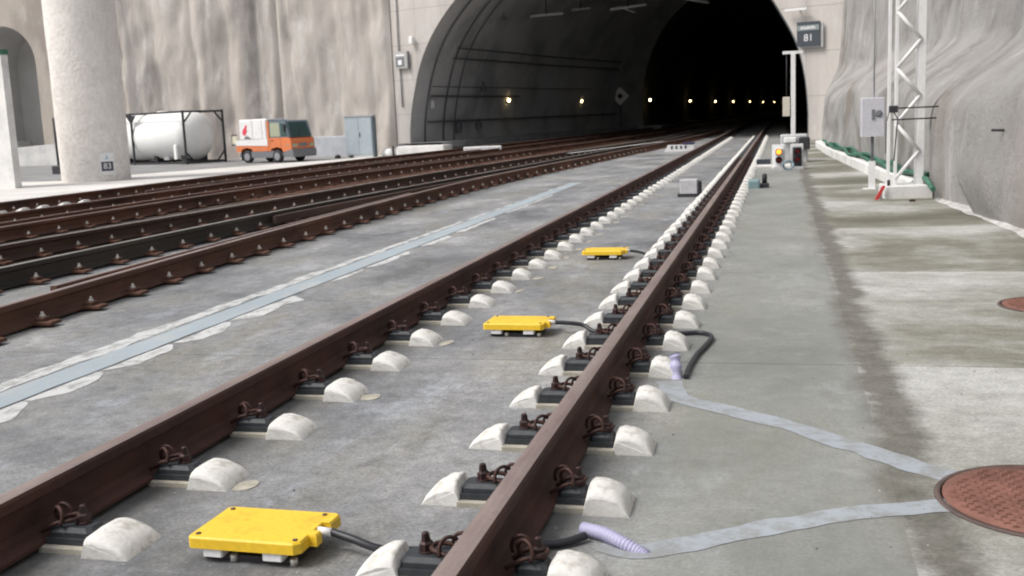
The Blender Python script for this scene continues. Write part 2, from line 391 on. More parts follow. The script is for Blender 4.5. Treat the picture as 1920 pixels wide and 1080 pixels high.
ys = [74, 80, 88, 97, 109, 121, 139, 153, 167, 185, 202, 215, 229, 243, 256, 278, 300, 330]
va = MB(); vs = []; fs = []; K = list(range(-1, 26)); nk = len(K)
for Y in ys: vs += [tuple(bore_pt(Y, k)) for k in K]
for j in range(len(ys)-1):
    for k in range(nk-1): a = j*nk+k; fs.append((a, a+1, a+nk+1, a+nk))
fs.append(tuple((len(ys)-1)*nk+k for k in range(nk)))
va.add(vs, fs, 0, True)
m_bore = worn('darkened bored lining', (.05, .05, .05), (.085, .085, .085), 1.2, .95)  # darkness of the unlit tunnel put into the lining's base colour
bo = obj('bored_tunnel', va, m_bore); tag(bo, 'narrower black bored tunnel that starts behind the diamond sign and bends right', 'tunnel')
# cross wall between the two
cw = MB(); vs = []; fs = []
outer = [chamber_pt(1.0, k) for k in range(n)]
inner = []
for k in range(n):
    q = k/(n-1)*26-1; kk = int(math.floor(q)); fr = q-kk
    a = bore_pt(74, kk); b = bore_pt(74, min(kk+1, 25)); inner.append(a+(b-a)*fr)
for a, b in zip(outer, inner): vs += [tuple(a), tuple(b)]
for k in range(n-1): fs.append((2*k, 2*k+1, 2*k+3, 2*k+2))
cw.add(vs, fs)
m_cross = worn('darkened cross wall concrete', (.14, .145, .14), (.22, .225, .22), 1.2, .95)  # base colour lowered so the wall looks dim inside the tunnel
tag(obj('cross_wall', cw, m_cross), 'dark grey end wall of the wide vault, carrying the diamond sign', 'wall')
# walkway along the left wall
wk = MB(); vs = []; fs = []
path = [(46.2, -14.7), (50, -14.2), (55, -13.2), (62, -12.1), (69, -10.5), (73.9, -9.4), (74.2, -7.5), (97, -6.7), (121, -5.9), (139, -4.6), (167, -3.4), (202, -2.0)]
for Y, X in path:
    w = 1.5 if Y < 74 else 1.1
    vs += [(X-.6, Y, .26), (X+w, Y, .26), (X+w, Y, -.02)]
for i in range(len(path)-1): a = 3*i; fs += [(a, a+1, a+4, a+3), (a+1, a+2, a+5, a+4)]
fs.append((0, 2, 1)); vs.append((path[0][1]-.6, path[0][0], -.3)); fs.append((0, 1, 2, len(vs)-1))
wk.add(vs, fs)
m_walk = worn('walkway concrete', (.26, .26, .27), (.36, .36, .37), 1, .85)
o = obj('tunnel_walkway', wk, m_walk); o['kind'] = 'structure'

# hillside above the portal
hm = MB(); vs = []; fs = []; nx, ny = 36, 22
for j in range(ny+1):
    for i in range(nx+1):
        x = -70+i*140/nx; y = 52+j*280/ny
        vs.append((x, y, TOP-.4+(y-50)*.06*(j > 0)+2*noise.noise((x*.05, y*.05, 0))*(j > 0)))
for j in range(ny):
    for i in range(nx): a = j*(nx+1)+i; fs.append((a, a+1, a+nx+2, a+nx+1))
hm.add(vs, fs, 0, True); obj('hillside', hm, m_hill)['kind'] = 'structure'

# ---- shotcreted pile wall left of the portal
WP = [Vector((-15.75, 47.25, 0)), Vector((-22, 48.6, 0)), Vector((-33.5, 50.2, 0))]
def pile_wall(a, b, name, label, seed, amp=.20):
    d = (b-a); L = d.length; u = d/L; nn = Vector((u.y, -u.x, 0)); nn = nn if nn.y < 0 else -nn
    nu, nz = int(L/.09), 60; vs = []; fs = []
    for j in range(nz+1):
        z = -.4+(TOP+.4)*j/nz
        for i in range(nu+1):
            s_ = L*i/nu; q = a+u*s_
            w = noise.noise((q.x*.35+seed, 0, z*.05))*1.7
            ph = (s_+w)/2.0
            bulge = abs(math.cos(math.pi*ph))**.9*amp
            t = noise.fractal((q.x*.9+seed, z*.45, q.y*.2), 1.0, 2.0, 4)*.16
            drop = .22*max(0, 1-(z+.25)/2.2)*(.5+.6*noise.noise((q.x*.5, seed, 1)))
            k = min(1, s_/.25, (L-s_)/.25)
            p = q+nn*((bulge+t)*k+drop*k); vs.append((p.x, p.y, z))
    for j in range(nz):
        for i in range(nu): e = j*(nu+1)+i; fs.append((e, e+1, e+nu+2, e+nu+1))
    o = obj(name, MB().add(vs, fs, 0, True), m_pile); tag(o, label, 'retaining wall'); return o
pile_wall(WP[0], WP[1], 'pile_wall', 'streaky rendered pile wall between the tunnel portal and the orange and white truck', 0)
pile_wall(WP[1], WP[2], 'pile_wall', 'pinkish streaky pile wall behind the white tank in its frame', 3.3, .24)
# wall with the arched passage
NX = [-46.5, -33.5]; NY = 50.2; cxn = -38.9; hw = 2.0; zs = 5.1; rise = 2.05
aw = MB(); pts = [(cxn-hw, -.4), (cxn-hw, zs)]+[(cxn-hw*math.cos(math.pi*k/16), zs+rise*math.sin(math.pi*k/16)) for k in range(1, 16)]+[(cxn+hw, zs), (cxn+hw, -.4)]
vs = []; fs = []
for x, z in pts: vs += [(x, NY, z), (x, NY, TOP), (x, NY+3.6, z)]
for i in range(len(pts)-1): fs += [(3*i, 3*i+3, 3*i+4, 3*i+1)]
aw.add(vs, fs)
aw.add([(NX[0]-25, NY, -.4), (cxn-hw, NY, -.4), (cxn-hw, NY, TOP), (NX[0]-25, NY, TOP)], [(0, 1, 2, 3)])
aw.add([(NX[1], NY, -.4), (cxn+hw, NY, -.4), (cxn+hw, NY, TOP), (NX[1], NY, TOP)], [(0, 1, 2, 3)])
m_beige = wall_mat('beige rendered wall', (.50, .44, .38), (.46, .41, .36), (.34, .30, .27), (.5, .5, .3), .5, .25, .3, 12)
tag(obj('arcade_wall', aw, m_beige), 'beige wall pierced by the tall arched passage at the far left', 'wall')
ap = MB(); fs = []; vs = []
for x, z in pts: vs += [(x, NY, z), (x, NY+3.6, z)]
for i in range(len(pts)-1): fs.append((2*i, 2*i+1, 2*i+3, 2*i+2))
fs.append(tuple(2*i+1 for i in range(len(pts))))
ap.add(vs, fs)
m_pass = worn('grey passage lining', (.52, .51, .49), (.62, .61, .60), .5, .9)
po2 = obj('arched_passage', ap, m_pass); tag(po2, 'grey barrel vaulted passage behind the left pillar', 'passage')
obj('skirting', MB().prism([(cxn-hw+.02, -.25), (cxn-hw+.45, -.25), (cxn-hw+.45, .95), (cxn-hw+.3, 1.05), (cxn-hw+.02, 1.05)], NY-.1, NY+3.5), m_white2, po2)

tag(obj('ramp_parapet', MB().prism([(-43, -.25), (-32, -.25), (-32, 1.0), (-43, .45)], 48.6, 48.9), m_white2), 'white low sloping parapet in front of the arched passage', 'parapet')
# ---- right wall: lumpy shotcrete
def wall_base(Y):
    P = [(-8, 4.3), (4, 4.05), (8, 3.86), (10.8, 3.78), (12.4, 3.72), (14, 3.56), (17, 3.38), (21.5, 3.16), (28, 2.86), (34, 2.74), (39.6, 3.0)]
    for (a, xa), (b, xb) in zip(P, P[1:]):
        if Y <= b: return xa+(xb-xa)*(Y-a)/(b-a)
    return P[-1][1]
def sstep(a, b, x): t = max(0, min(1, (x-a)/(b-a))); return t*t*(3-2*t)
FOLD = [(-20, 0, 0), (6.5, .30, 0), (9.8, .30, .1), (12.9, .40, 0), (15.6, .22, .25), (24, .22, .2), (34, .15, 0), (60, 0, 0)]
def right_x(Y, z):
    zt = 1.25+.35*noise.noise((Y*.18, 3, 0))+.02*max(0, Y-16)
    x = wall_base(Y)+.10*z
    x += .95*sstep(zt-.1, zt+.95, z)*(.25+.75*sstep(1.5, 9, 39.9-Y))                       # shoulder, then the upper wall set back
    Yc = Y
    for (a, A, sh), (b, B, sh2) in zip(FOLD, FOLD[1:]):
        if a <= Yc < b:
            t = (Yc-a)/(b-a)                              # swell grows towards the far end of the fold and then drops sharply
            prot = B*(t**1.6)*(1-sstep(.90, 1.0, t))
            x -= prot*(1-.75*sstep(zt+.4, zt+1.6, z))*sstep(-.3, .5, z)*(1 if Y < 15.2 else sstep(.3, 1.1, z)); break
    f = noise.fractal((Y*.55, z*.7, 1.7), 1.0, 2.0, 4)*.08+.05*noise.noise((Y*1.6, z*.3, 9))+.02*noise.noise((Y*4, z*4, 2))+.01*noise.noise((Y*9, z*8, 5))
    k = sstep(-.2, .35, z)*sstep(0, 1.2, 39.9-Y)
    x += f*k
    up = sstep(zt+.6, zt+1.4, z)
    x += up*(.03*math.sin(Y*1.9+.6*math.sin(Y))+.05*noise.noise((Y*.9, 0, 4)))*sstep(0, 2, 39.9-Y)
    return x
ysr = [-7+.22*i for i in range(int(46.8/.22)+1)]+[39.85]
zsr = [-.4, -.05, .05, .15]+[.15+.11*i for i in range(1, 30)]+[3.6+.35*i for i in range(24)]+[TOP]
vs = [(right_x(Y, z), Y, z) for z in zsr for Y in ysr]; ny_ = len(ysr); fs = []
for j in range(len(zsr)-1):
    for i in range(ny_-1): a = j*ny_+i; fs.append((a, a+1, a+ny_+1, a+ny_))
tag(obj('shotcrete_wall', MB().add(vs, fs, 0, True), m_right), 'bulging grey shotcrete wall with a sloping shoulder on the right', 'retaining wall')
m_toe = worn('mottled concrete lip', (.34, .33, .31), (.60, .59, .58), 5, .9, 0, .35, .65, 30, .5, .01)
# pale splashed toe along the foot of that wall
vs = []; fs = []; yy = [8+.2*i for i in range(34)]
for i, Y in enumerate(yy):
    w = (.10+.07*noise.noise((Y*1.7, 0, 0)))*min(1, (14.9-Y)/1.0+.05)
    b = wall_base(Y); vs += [(b-w-.03, Y, .004), (b-.02, Y, .035), (b+.5, Y, .11)]
for i in range(len(yy)-1): a = 3*i; fs += [(a, a+1, a+4, a+3), (a+1, a+2, a+5, a+4)]
tag(obj('shotcrete_toe', MB().add(vs, fs, 0, True), m_toe), 'white splashed concrete lip along the foot of the right wall', 'kerb')
# low ledge further along
vs = []; fs = []; yy = [15.6+.6*i for i in range(31)]
lg = MB()
for Y in yy: b = wall_base(Y)-.20; vs += [(b, Y, -.02), (b, Y, .16), (b+.03, Y, .19), (b+.9, Y, .22)]
for i in range(len(yy)-1):
    a = 4*i
    for k in range(3): fs.append((a+k, a+k+1, a+k+5, a+k+4))
fs.append((0, 1, 2, 3))
lg.add(vs, fs); tag(obj('wall_ledge', lg, m_white2), 'low pale concrete ledge under the green cable sleeves by the right wall', 'ledge')

# ---- pillars on the left
def pillar(x, y, r, h, label):
    vs = []; fs = []; nz, na = 44, 48
    for j in range(nz+1):
        z = -.25+h*j/nz
        for i in range(na):
            a = 2*math.pi*i/na
            rr = r*(1+.012*noise.fractal((math.cos(a)*3, math.sin(a)*3, z*1.1), 1, 2, 4))*(1+.004*z)
            vs.append((rr*math.cos(a), rr*math.sin(a), z+.25))
    for j in range(nz):
        for i in range(na): k = (i+1) % na; fs.append((j*na+i, j*na+k, (j+1)*na+k, (j+1)*na+i))
    fs.append(tuple(nz*na+i for i in range(na)))
    o = obj('pillar', MB().add(vs, fs, 0, True), m_col, None, (x, y, -.25)); tag(o, label, 'pillar'); return o
pil = pillar(-20.35, 31.0, 1.08, 9, 'thick round whitish pillar standing in front of the white tank')
hd = thing('site_hoarding', 'white upright panel with a green top strip at the left edge', 'hoarding', (-21.5, 27.9, -.25), R(-12))
obj('panel', MB().box(-1.4, .75, -.12, .12, 0, 3.95), m_white2, hd)
obj('top_strip', MB().box(-1.42, .77, -.14, .14, 3.955, 4.1), m_green, hd)

# ================================================================ TRACKS
RP = [(-.075, .018), (.075, .018), (.075, .030), (.022, .046), (.0085, .062), (.0085, .135), (.034, .150), (.036, .180), (.030, .190), (.012, .1925), (-.012, .1925), (-.030, .190), (-.036, .180), (-.034, .150), (-.0085, .135), (-.0085, .062), (-.022, .046), (-.075, .030)]
TOPF = {8, 9, 10}
def sweep(path, profile, top):
    vs = []; fs = []; ms = []; n_ = len(profile)
    P = [Vector((x, y, 0)) for x, y in path]
    for i, p in enumerate(P):
        t = (P[min(i+1, len(P)-1)]-P[max(i-1, 0)]).normalized(); r_ = Vector((t.y, -t.x, 0))
        vs += [tuple(p+r_*a+Vector((0, 0, b))) for a, b in profile]
    for i in range(len(P)-1):
        for k in range(n_): l = (k+1) % n_; fs.append((i*n_+k, i*n_+l, (i+1)*n_+l, (i+1)*n_+k)); ms.append(1 if k in top else 0)
    mb = MB(); mb.add(vs, fs); mb.m = ms
    mb.add([], []); mb.f.append(list(range(n_))); mb.m.append(0); mb.sm.append(False)
    mb.f.append([(len(P)-1)*n_+k for k in range(n_)]); mb.m.append(0); mb.sm.append(False)
    return mb
def straight(X, y0, y1):
    out = [(X, y0)]; y = y0
    while y < y1: y = min(y+2, y1); out.append((X+(max(0, y-60)**2)/2600, y))
    return out

# shared pieces of a rail seat
def cap_mesh(L, Wd, H, seed, slope=2.4):
    """quarter round block: tall side at x=0, falling to x=L; extruded in y"""
    rr = random.Random(seed); n_ = 8; pr = [(-.004, 0.0)]
    pr.append((.012, H*.93))
    for k in range(n_+1):
        t = k/n_; x = .022+(L-.022)*t; z = H*(1-.03*(k == 0))*(1-t**slope)**(1/1.5)
        pr.append((x, max(z, 0.0)))
    rows = [(-Wd/2, .0, .66), (-Wd/2+.004, .002, .80), (-Wd/2+.016, .004, .93), (-Wd/2+.045, 0, .985), (0, 0, 1.0), (Wd/2-.03, 0, .97), (Wd/2-.012, .004, .88), (Wd/2, .0, .6)]
    vs = []; m_ = len(pr)
    for y, ins, sc_ in rows:
        for x, z in pr:
            j = 1+.03*rr.uniform(-1, 1); vs.append((x*(.98+.02*sc_)+ins*0, y+.002*rr.uniform(-1, 1), z*sc_*j if z > .005 else z))
    fs = []
    for r_ in range(len(rows)-1):
        for k in range(m_-1): a = r_*m_+k; fs.append((a, a+1, a+m_+1, a+m_))
    fs.append(tuple(range(m_))); fs.append(tuple((len(rows)-1)*m_+k for k in range(m_)))
    mb = MB(); mb.add(vs, fs, 0, True); mb.sm[-1] = mb.sm[-2] = False
    return mb.mesh('end_block', m_cap)
caps_out = [cap_mesh(.145, .165, .082, i, 2.6) for i in range(5)]
caps_in = [cap_mesh(.14, .14, .084, 10+i, 1.5) for i in range(5)]
caps_left = [cap_mesh(.150, .20, .072, 20+i, 1.8) for i in range(5)]
def plate_mesh(x0, x1, wd=.088):
    mb = MB().box(x0, x1, -wd/2, wd/2, .022, .070, 0, .014)
    mb.box(x0-.0, x1, -wd/2-.012, wd/2+.012, .021, .040)
    return mb.mesh('base_plate', m_plate)
def pad_mesh(x0, x1, wd=.15):
    return MB().box(x0, x1, -wd/2, wd/2, 0, .020, 0, .004).mesh('mortar_pad', m_mortar)
def bolt_mesh(mat=m_bolt, nut=None, h=.055):
    mb = MB().lathe([(.026, 0), (.026, .006)], n=10).lathe([(.021, .006), (.021, .026), (.014, .032), (.011, h), (.007, h+.003)], n=6, smooth=False)
    return mb.mesh('bolt', mat)
bolt_me = bolt_mesh()
rb = MB().lathe([(.024, 0), (.024, .008)], n=8).lathe([(.019, .008), (.017, .028), (.008, .033)], n=6, smooth=False)
nut_me = MB().lathe([(.022, 0), (.022, .012), (.013, .016), (.011, .034), (.004, .036)], n=6, smooth=False).mesh('bolt', m_zinc)
def clip_mesh(s):
    """sprung steel clip: two loops from the plate over the rail foot"""
    mb = MB(); pts = []
    for k in range(25):
        a = k/24*math.pi*1.75-.4
        pts.append((s*(.10+.030*math.cos(a)+.02*k/24), -.045+.075*k/24, .088+.036*math.sin(a)+.004))
    mb.tube(pts, .0065, 6)
    pts = [(s*.055, -.035, .052), (s*.075, -.04, .064), (s*.11, -.04, .083), (s*.15, -.025, .088), (s*.165, .0, .088), (s*.15, .028, .090), (s*.10, .035, .080), (s*.06, .03, .052)]
    mb.tube(catmull(pts, 4), .0075, 6)
    pts = [(s*(.085+.03*math.cos(q)), .035+.0*q, .085+.035*math.sin(q)) for q in [i*math.pi/8-.3 for i in range(11)]]
    mb.tube(pts, .006, 6)
    return mb.mesh('spring_clip', m_clip)
clips = {1: clip_mesh(1), -1: clip_mesh(-1)}
def scab_mesh(seed):
    rr = random.Random(seed); pts = []
    for k in range(9):
        a = 2*math.pi*k/9; r_ = rr.uniform(.75, 1.1); pts.append((.045*r_*math.cos(a)**1, .085*r_*math.sin(a)))
    return MB().prism(pts, 0, .007, 0, 'z').mesh('mortar_patch', m_mortar)
scabs = [scab_mesh(i) for i in range(4)]

SEAT0, PITCH = 3.30, .6
def rail1(X, label, sides):
    dy = .05 if X < 0 else 0
    p = straight(X, -3, 120); x0 = X
    rl = obj('rail', sweep([(x-x0, y) for x, y in p], RP, TOPF), [m_rust, m_head], None, (x0, 0, 0)); tag(rl, label, 'rail')
    plates = {s: plate_mesh(min(s*.078, s*e), max(s*.078, s*e)) for s, e, _ in sides}
    pads = {s: pad_mesh(min(s*.06, s*(e+.01)), max(s*.06, s*(e+.01))) for s, e, _ in sides}
    for i in range(-3, 72):
        Y = SEAT0+PITCH*i+dy
        for s, e, caps in sides:
            pl = link('base_plate', plates[s], rl, (0, Y, 0))
            pl.location.y += rnd.uniform(-.006, .006)
            if i < 38:
                b = link('bolt', bolt_me, pl, (s*(.078+e)/2*1.12, .01, .070)); b.rotation_euler = (rnd.uniform(-.05, .05), rnd.uniform(-.05, .05), rnd.uniform(0, 1))
                link('spring_clip', clips[s], pl)
                link('mortar_pad', pads[s], rl, (0, Y, 0))
            c = link('end_block', caps[rnd.randrange(5)], rl, (s*e, Y+rnd.uniform(-.008, .008), 0), 0)
            if s < 0: c.rotation_euler = (0, 0, math.pi+rnd.uniform(-.05, .05))
            else: c.rotation_euler = (0, 0, rnd.uniform(-.05, .05))
            c.scale = (rnd.uniform(.94, 1.06), rnd.uniform(.93, 1.05), rnd.uniform(.93, 1.06))
            if i < 30 and rnd.random() < .6 and X < 0:
                L = .165 if X < 0 else .15
                q = link('mortar_patch', scabs[rnd.randrange(4)], rl, (s*(e+L+.03), Y-.015+rnd.uniform(-.03, .02), -.004), rnd.uniform(-.3, .3))
                q.scale = (rnd.uniform(.5, 1.1), rnd.uniform(.6, 1.05), 1)
    return rl
rail1(.7535, 'nearer rust brown rail with white blocks on both its sides', [(1, .170, caps_out), (-1, .250, caps_in)])
rail1(-.7535, 'rust brown rail left of the yellow beacons, white blocks on its right side', [(1, .232, caps_left)])

def lin(P, Y):
    for (a, xa), (b, xb) in zip(P, P[1:]):
        if Y <= b: return xa+(xb-xa)*(Y-a)/(b-a)
    return P[-1][1]
def smooth_path(P, y0, y1, st=1.0):
    Q = []
    y = y0
    while y < y1+.01:
        Q.append((sum(lin(P, y+d) for d in (-2.4, -1.2, 0, 1.2, 2.4))/5, y)); y += st
    return Q
plateL = MB().box(-.215, .215, -.062, .062, .018, .040, 0, .006).box(-.15, -.078, -.045, .045, .040, .066, 0, .006).box(.078, .15, -.045, .045, .040, .066, 0, .006).mesh('base_plate', m_rust2)
clipL = MB().tube([(-.055, -.03, .05), (-.08, -.04, .066), (-.13, -.03, .075), (-.15, 0, .08), (-.12, .03, .075), (-.06, .03, .05)], .009, 6)
def rail2(P, y0, y1, label, mat, seats=True, white=None, yseat=None, tie=False):
    pth = smooth_path(P, y0, y1); x0 = pth[0][0]
    rl = obj('rail', sweep([(x-x0, y-y0) for x, y in pth], RP, TOPF), [mat, m_head2 if mat in (m_dkrail, m_midrail) else m_head], None, (x0, y0, 0)); tag(rl, label, 'rail')
    if not seats: return rl
    y = yseat or (math.ceil(y0/.6)*.6+.1); k = 0
    while y < min(y1, 46):
        X = lin(P, y)
        pl = link('base_plate', plateL, rl, (X-x0, y-y0, 0), math.atan2(-(lin(P, y+1)-lin(P, y-1)), 2))
        if y < 34:
            for s in (1, -1):
                b = link('bolt', nut_me, pl, (s*.115, 0, .066), rnd.uniform(0, 1))
                b.scale = (.95, .95, 1.0)
        y += .6; k += 1
    return rl
A_ = [(-6, -2.3), (2, -3.05), (5.9, -3.40), (8.4, -3.60), (12, -3.74), (16, -3.86), (20.6, -3.78), (24.5, -3.40), (32.5, -2.80), (36.5, -2.42), (43.5, -1.9), (52, -1.55), (60, -1.35)]
B_ = [(-6, -4.75), (7, -4.85), (12, -4.87), (14.3, -4.75), (17.3, -4.48), (21.7, -4.12), (27, -3.75), (33, -3.35), (40, -2.75), (50, -2.3), (60, -2.0)]
B2 = [(10, -4.98), (11.5, -4.72), (13.6, -4.45), (16.3, -4.2), (21, -3.98), (27, -3.6)]
C_ = [(-6, -6.3), (9, -6.2), (12, -6.12), (14.4, -5.85), (20, -5.62), (25.6, -5.12), (31, -4.6), (36, -3.9), (40.5, -3.3), (50, -2.9), (60, -2.75)]
D_ = [(-6, -7.7), (11, -7.75), (17, -7.8), (22, -7.5), (30, -6.8), (40, -5.7), (50, -4.8), (74, -3.6)]
E_ = [(-6, -9.35), (13, -9.4), (20, -9.4), (28, -9.0), (40, -7.9), (52, -6.8), (74, -5.0)]
F_ = [(-6, -11.3), (15, -11.35), (22, -11.3), (30, -10.9), (40, -9.9), (52, -8.4), (74, -6.5)]
rail2(A_, -3, 58, 'dark brown rail nearest the blue grey gutter strip', m_rust2)
rail2(B_, -3, 56, 'blackish green rail, second one left of the gutter strip', m_dkrail)
rail2(C_, -3, 56, 'dark brown rail with a pale worn head, third left of the gutter strip', m_midrail)
rail2(D_, -3, 72, 'rusty rail just beyond the pale headed dark rail', m_rust2)
rail2(E_, -3, 72, 'rusty rail in front of the few white blocks at the far left', m_rust2)
fr = rail2(F_, -3, 72, 'farthest rusty rail, beside the pale yard', m_rust2)
G_ = [(6.6, -3.70), (8.8, -3.85), (12, -3.92), (13, -3.93)]
def flat_bar(path, w, z0, z1): return sweep(path, [(-w/2, z0), (w/2, z0), (w/2, z1-.01), (w/2-.01, z1), (-w/2+.01, z1), (-w/2, z1-.01)], {3})
def guard(P, y0, y1, label, mat=None, w=.055):
    mat = mat or m_rust2
    pth = smooth_path(P, y0, y1, .8); x0 = pth[0][0]
    rl = obj('guard_rail', flat_bar([(x-x0, y-y0) for x, y in pth], w, .03 if w > .04 else .05, .182 if w > .04 else .15), [mat, m_head], None, (x0, y0, 0)); tag(rl, label, 'guard rail')
    y = y0+.5
    while y < y1:
        obj('spacer_block', MB().box(-.10, .10, -.05, .05, .02, .06, 0, .005), m_rust2, rl, (lin(P, y)-x0, y-y0, 0)); y += 1.2
m_guard_red = worn('bright rust guard rail', (.09, .035, .025), (.20, .08, .05), 3, .8)
Ag = [(y, x-.125) for y, x in A_]
guard([(6.3, -3.63), (8.4, -3.745), (12, -3.87), (16, -3.99), (17, -3.99)], 6.7, 15.5, 'short check rail lying tight against the rail nearest the gutter strip')
guard([(10, -4.77), (12, -4.77), (14.3, -4.63), (17.3, -4.33), (21.7, -3.95), (27, -3.56), (28, -3.5)], 12.4, 27, 'check rail that splits off the blackish green rail', m_midrail, .035)
guard([(y, x-.55) for y, x in D_], 2, 36, 'rusty check rail between the two rusty far rails')
guard([(y, x-.62) for y, x in E_], 17.8, 38, 'rusty check rail beginning behind the last white block at far left')
for (a, b) in ((-10.62, 15.25), (-10.62, 15.75), (-10.6, 16.3), (-10.6, 16.85), (-10.62, 14.7)):
    q = link('end_block', caps_in[rnd.randrange(5)], fr, (a-lin(F_, -3), b+3, 0), math.pi); q.scale = (1.5, 1.6, 1.35)
# steel plates across the turnout (dark mass between the rails)
ck = obj('turnout_plates', MB().add([], []), m_rust2) if False else None
vs = []; fs = []; yl = [-3+.6*i for i in range(110)]
for i, y in enumerate(yl):
    vs += [(-11.9+.0*y+max(0, lin(F_, y)+11.35), y, .002), (lin(B_, y)-.25+.12*noise.noise((y*.9, 1, 1)), y, .002)]
for i in range(len(yl)-1): fs.append((2*i, 2*i+1, 2*i+3, 2*i+2))
sg = obj('stained_bed', MB().add(vs, fs), worn('rust stained slab', (.035, .024, .018), (.10, .065, .045), 1.2, .85, 0, .35, .65, 25, .4, .01)); sg['kind'] = 'structure'
tp = MB()
for i in range(54):
    y = 5.2+.6*i
    x0, x1 = lin(F_, y)-.25, lin(C_, y)-.15
    if y > 17: tp.box(x0, x1, y-.11, y+.11, .003, .02)
tpo = obj('turnout_bearers', tp, m_rust2); tag(tpo, 'rusty steel bearers lying across the far tracks', 'track bearers', None, 'stuff')

# ---- gutter strip between the tracks
def ribbon(pl, zt=.004, wob=0, seed=0):
    vs = []; fs = []
    for i, (y, xl, xr) in enumerate(pl):
        a = wob*noise.noise((y*2.1, seed, 0)) + wob*.6*noise.noise((y*7, seed, 3)); b = wob*noise.noise((y*2.3, seed+7, 0))+wob*.6*noise.noise((y*6, seed, 8))
        vs += [(xl+a, y, zt), (xr+b, y, zt)]
    for i in range(len(pl)-1): fs.append((2*i, 2*i+1, 2*i+3, 2*i+2))
    return MB().add(vs, fs)
gs = thing('gutter_strip', 'pale blue grey mortar strip with ragged white edges between the two tracks', 'gutter', (-2.15, 8, 0))
def loc(mb, dx, dy, dz=0): mb.v = [(x-dx, y-dy, z-dz) for x, y, z in mb.v]; return mb
yy = [-2+.08*i for i in range(272)]
obj('gutter_channel', loc(ribbon([(y, -2.27+.0*y, -2.06-.004*y*0) for y in yy], .004, .010, 1), -2.15, 8), m_tray, gs)
segs = [(-2, 7.2), (7.5, 8.3), (8.6, 19.6)]
obj('left_edge', loc(ribbon([(y, -2.43+.012*max(0, y-6), -2.30) for y in yy if y < 19.0], .002, .045, 5), -2.15, 8), m_splash, gs)
for a, b, w in ((-2, 3.4, .15), (3.42, 4.3, .15), (4.32, 4.9, .13), (4.95, 5.6, .11), (5.65, 6.3, .12), (6.35, 7.3, .14), (8.0, 8.7, .06), (8.8, 9.9, .09), (10.3, 11.2, .10), (11.5, 13.2, .07), (13.8, 16.8, .05)):
    k = max(6, int((b-a)/.04)); pl = []
    for i in range(k+1):
        y = a+(b-a)*i/k; e = min(1, .3+i/5, .3+(k-i)/5)*(1+.45*noise.noise((y*5, a, 2))); pl.append((y, -2.04, -2.04+w*e))
    obj('right_edge', loc(ribbon(pl, .002, .016, a), -2.15, 8), m_splash, gs)
# mortar bands to the manhole
def band(P, w, label):
    pts = catmull([Vector(p) for p in P], 14); x0, y0 = P[0]; vs = []; fs = []
    for i, p in enumerate(pts):
        p = Vector(p[:2]); a = Vector(pts[max(i-1, 0)][:2]); b = Vector(pts[min(i+1, len(pts)-1)][:2]); t = (b-a).normalized(); nn = Vector((t.y, -t.x))
        w1 = w*(1+.3*noise.noise((p.x*9, p.y*9, 2)))/2; w2 = w*(1+.3*noise.noise((p.x*9, p.y*9, 7)))/2
        q = p+nn*w1; r_ = p-nn*w2; vs += [(q.x-x0, q.y-y0, .002), (r_.x-x0, r_.y-y0, .002)]
    for i in range(len(pts)-1): fs.append((2*i, 2*i+1, 2*i+3, 2*i+2))
    tag(obj('mortar_band', MB().add(vs, fs), m_band, None, (x0, y0, 0)), label, 'mortar band')
band([(1.02, 4.95), (1.1, 4.66), (1.30, 4.50), (1.61, 4.24), (1.85, 3.98), (2.06, 3.76), (2.16, 3.70)], .125, 'farther pale blue band running from the lilac stub to the manhole cover')
band([(1.02, 2.98), (1.15, 2.96), (1.35, 3.08), (1.55, 3.22), (1.80, 3.36), (2.10, 3.47)], .105, 'nearer pale blue band running from the ribbed lilac conduit to the manhole')

# ---- manhole covers with a studded tread
m_man = worn('rust red cast iron', (.16, .07, .05), (.26, .12, .09), 7, .75, .2, .35, .65, 70, .2, .002)
m_manr = worn('dark manhole frame', (.07, .05, .045), (.13, .09, .08), 7, .8)
def manhole(x, y, r, label):
    t = thing('manhole_cover', label, 'manhole cover', (x, y, 0))
    obj('frame', MB().lathe([(r-.006, .001), (r-.006, .006), (r+.010, .006), (r+.014, .001)], n=48), m_manr, t)
    d = MB().lathe([(r-.012, .001), (r-.012, .008), (.0, .008)], n=48)
    st = .034
    k = int(r/st)+1
    for i in range(-k, k+1):
        for j in range(-k, k+1):
            px, py = (i+.5*(j % 2))*st*1.15, j*st*.75
            if px*px+py*py > (r-.035)**2: continue
            a, b = (.013, .0055) if (i+j) % 2 else (.0055, .013)
            if (i+j) % 2: q = [(px-.014, py-.003), (px+.010, py-.009), (px+.014, py+.003), (px-.010, py+.009)]
            else: q = [(px-.010, py-.009), (px+.014, py-.003), (px+.010, py+.009), (px-.014, py+.003)]
            vs = [(u, v, .008) for u, v in q]+[(px+(u-px)*.7, py+(v-py)*.7, .013) for u, v in q]
            d.add(vs, [(4, 5, 6, 7), (0, 1, 5, 4), (1, 2, 6, 5), (2, 3, 7, 6), (3, 0, 4, 7)])
    obj('lid', d, m_man, t)
manhole(2.37, 3.53, .335, 'large rust red manhole cover at the lower right where the pale bands meet')
manhole(3.14, 7.0, .29, 'smaller looking reddish manhole cover farther off at the right edge')

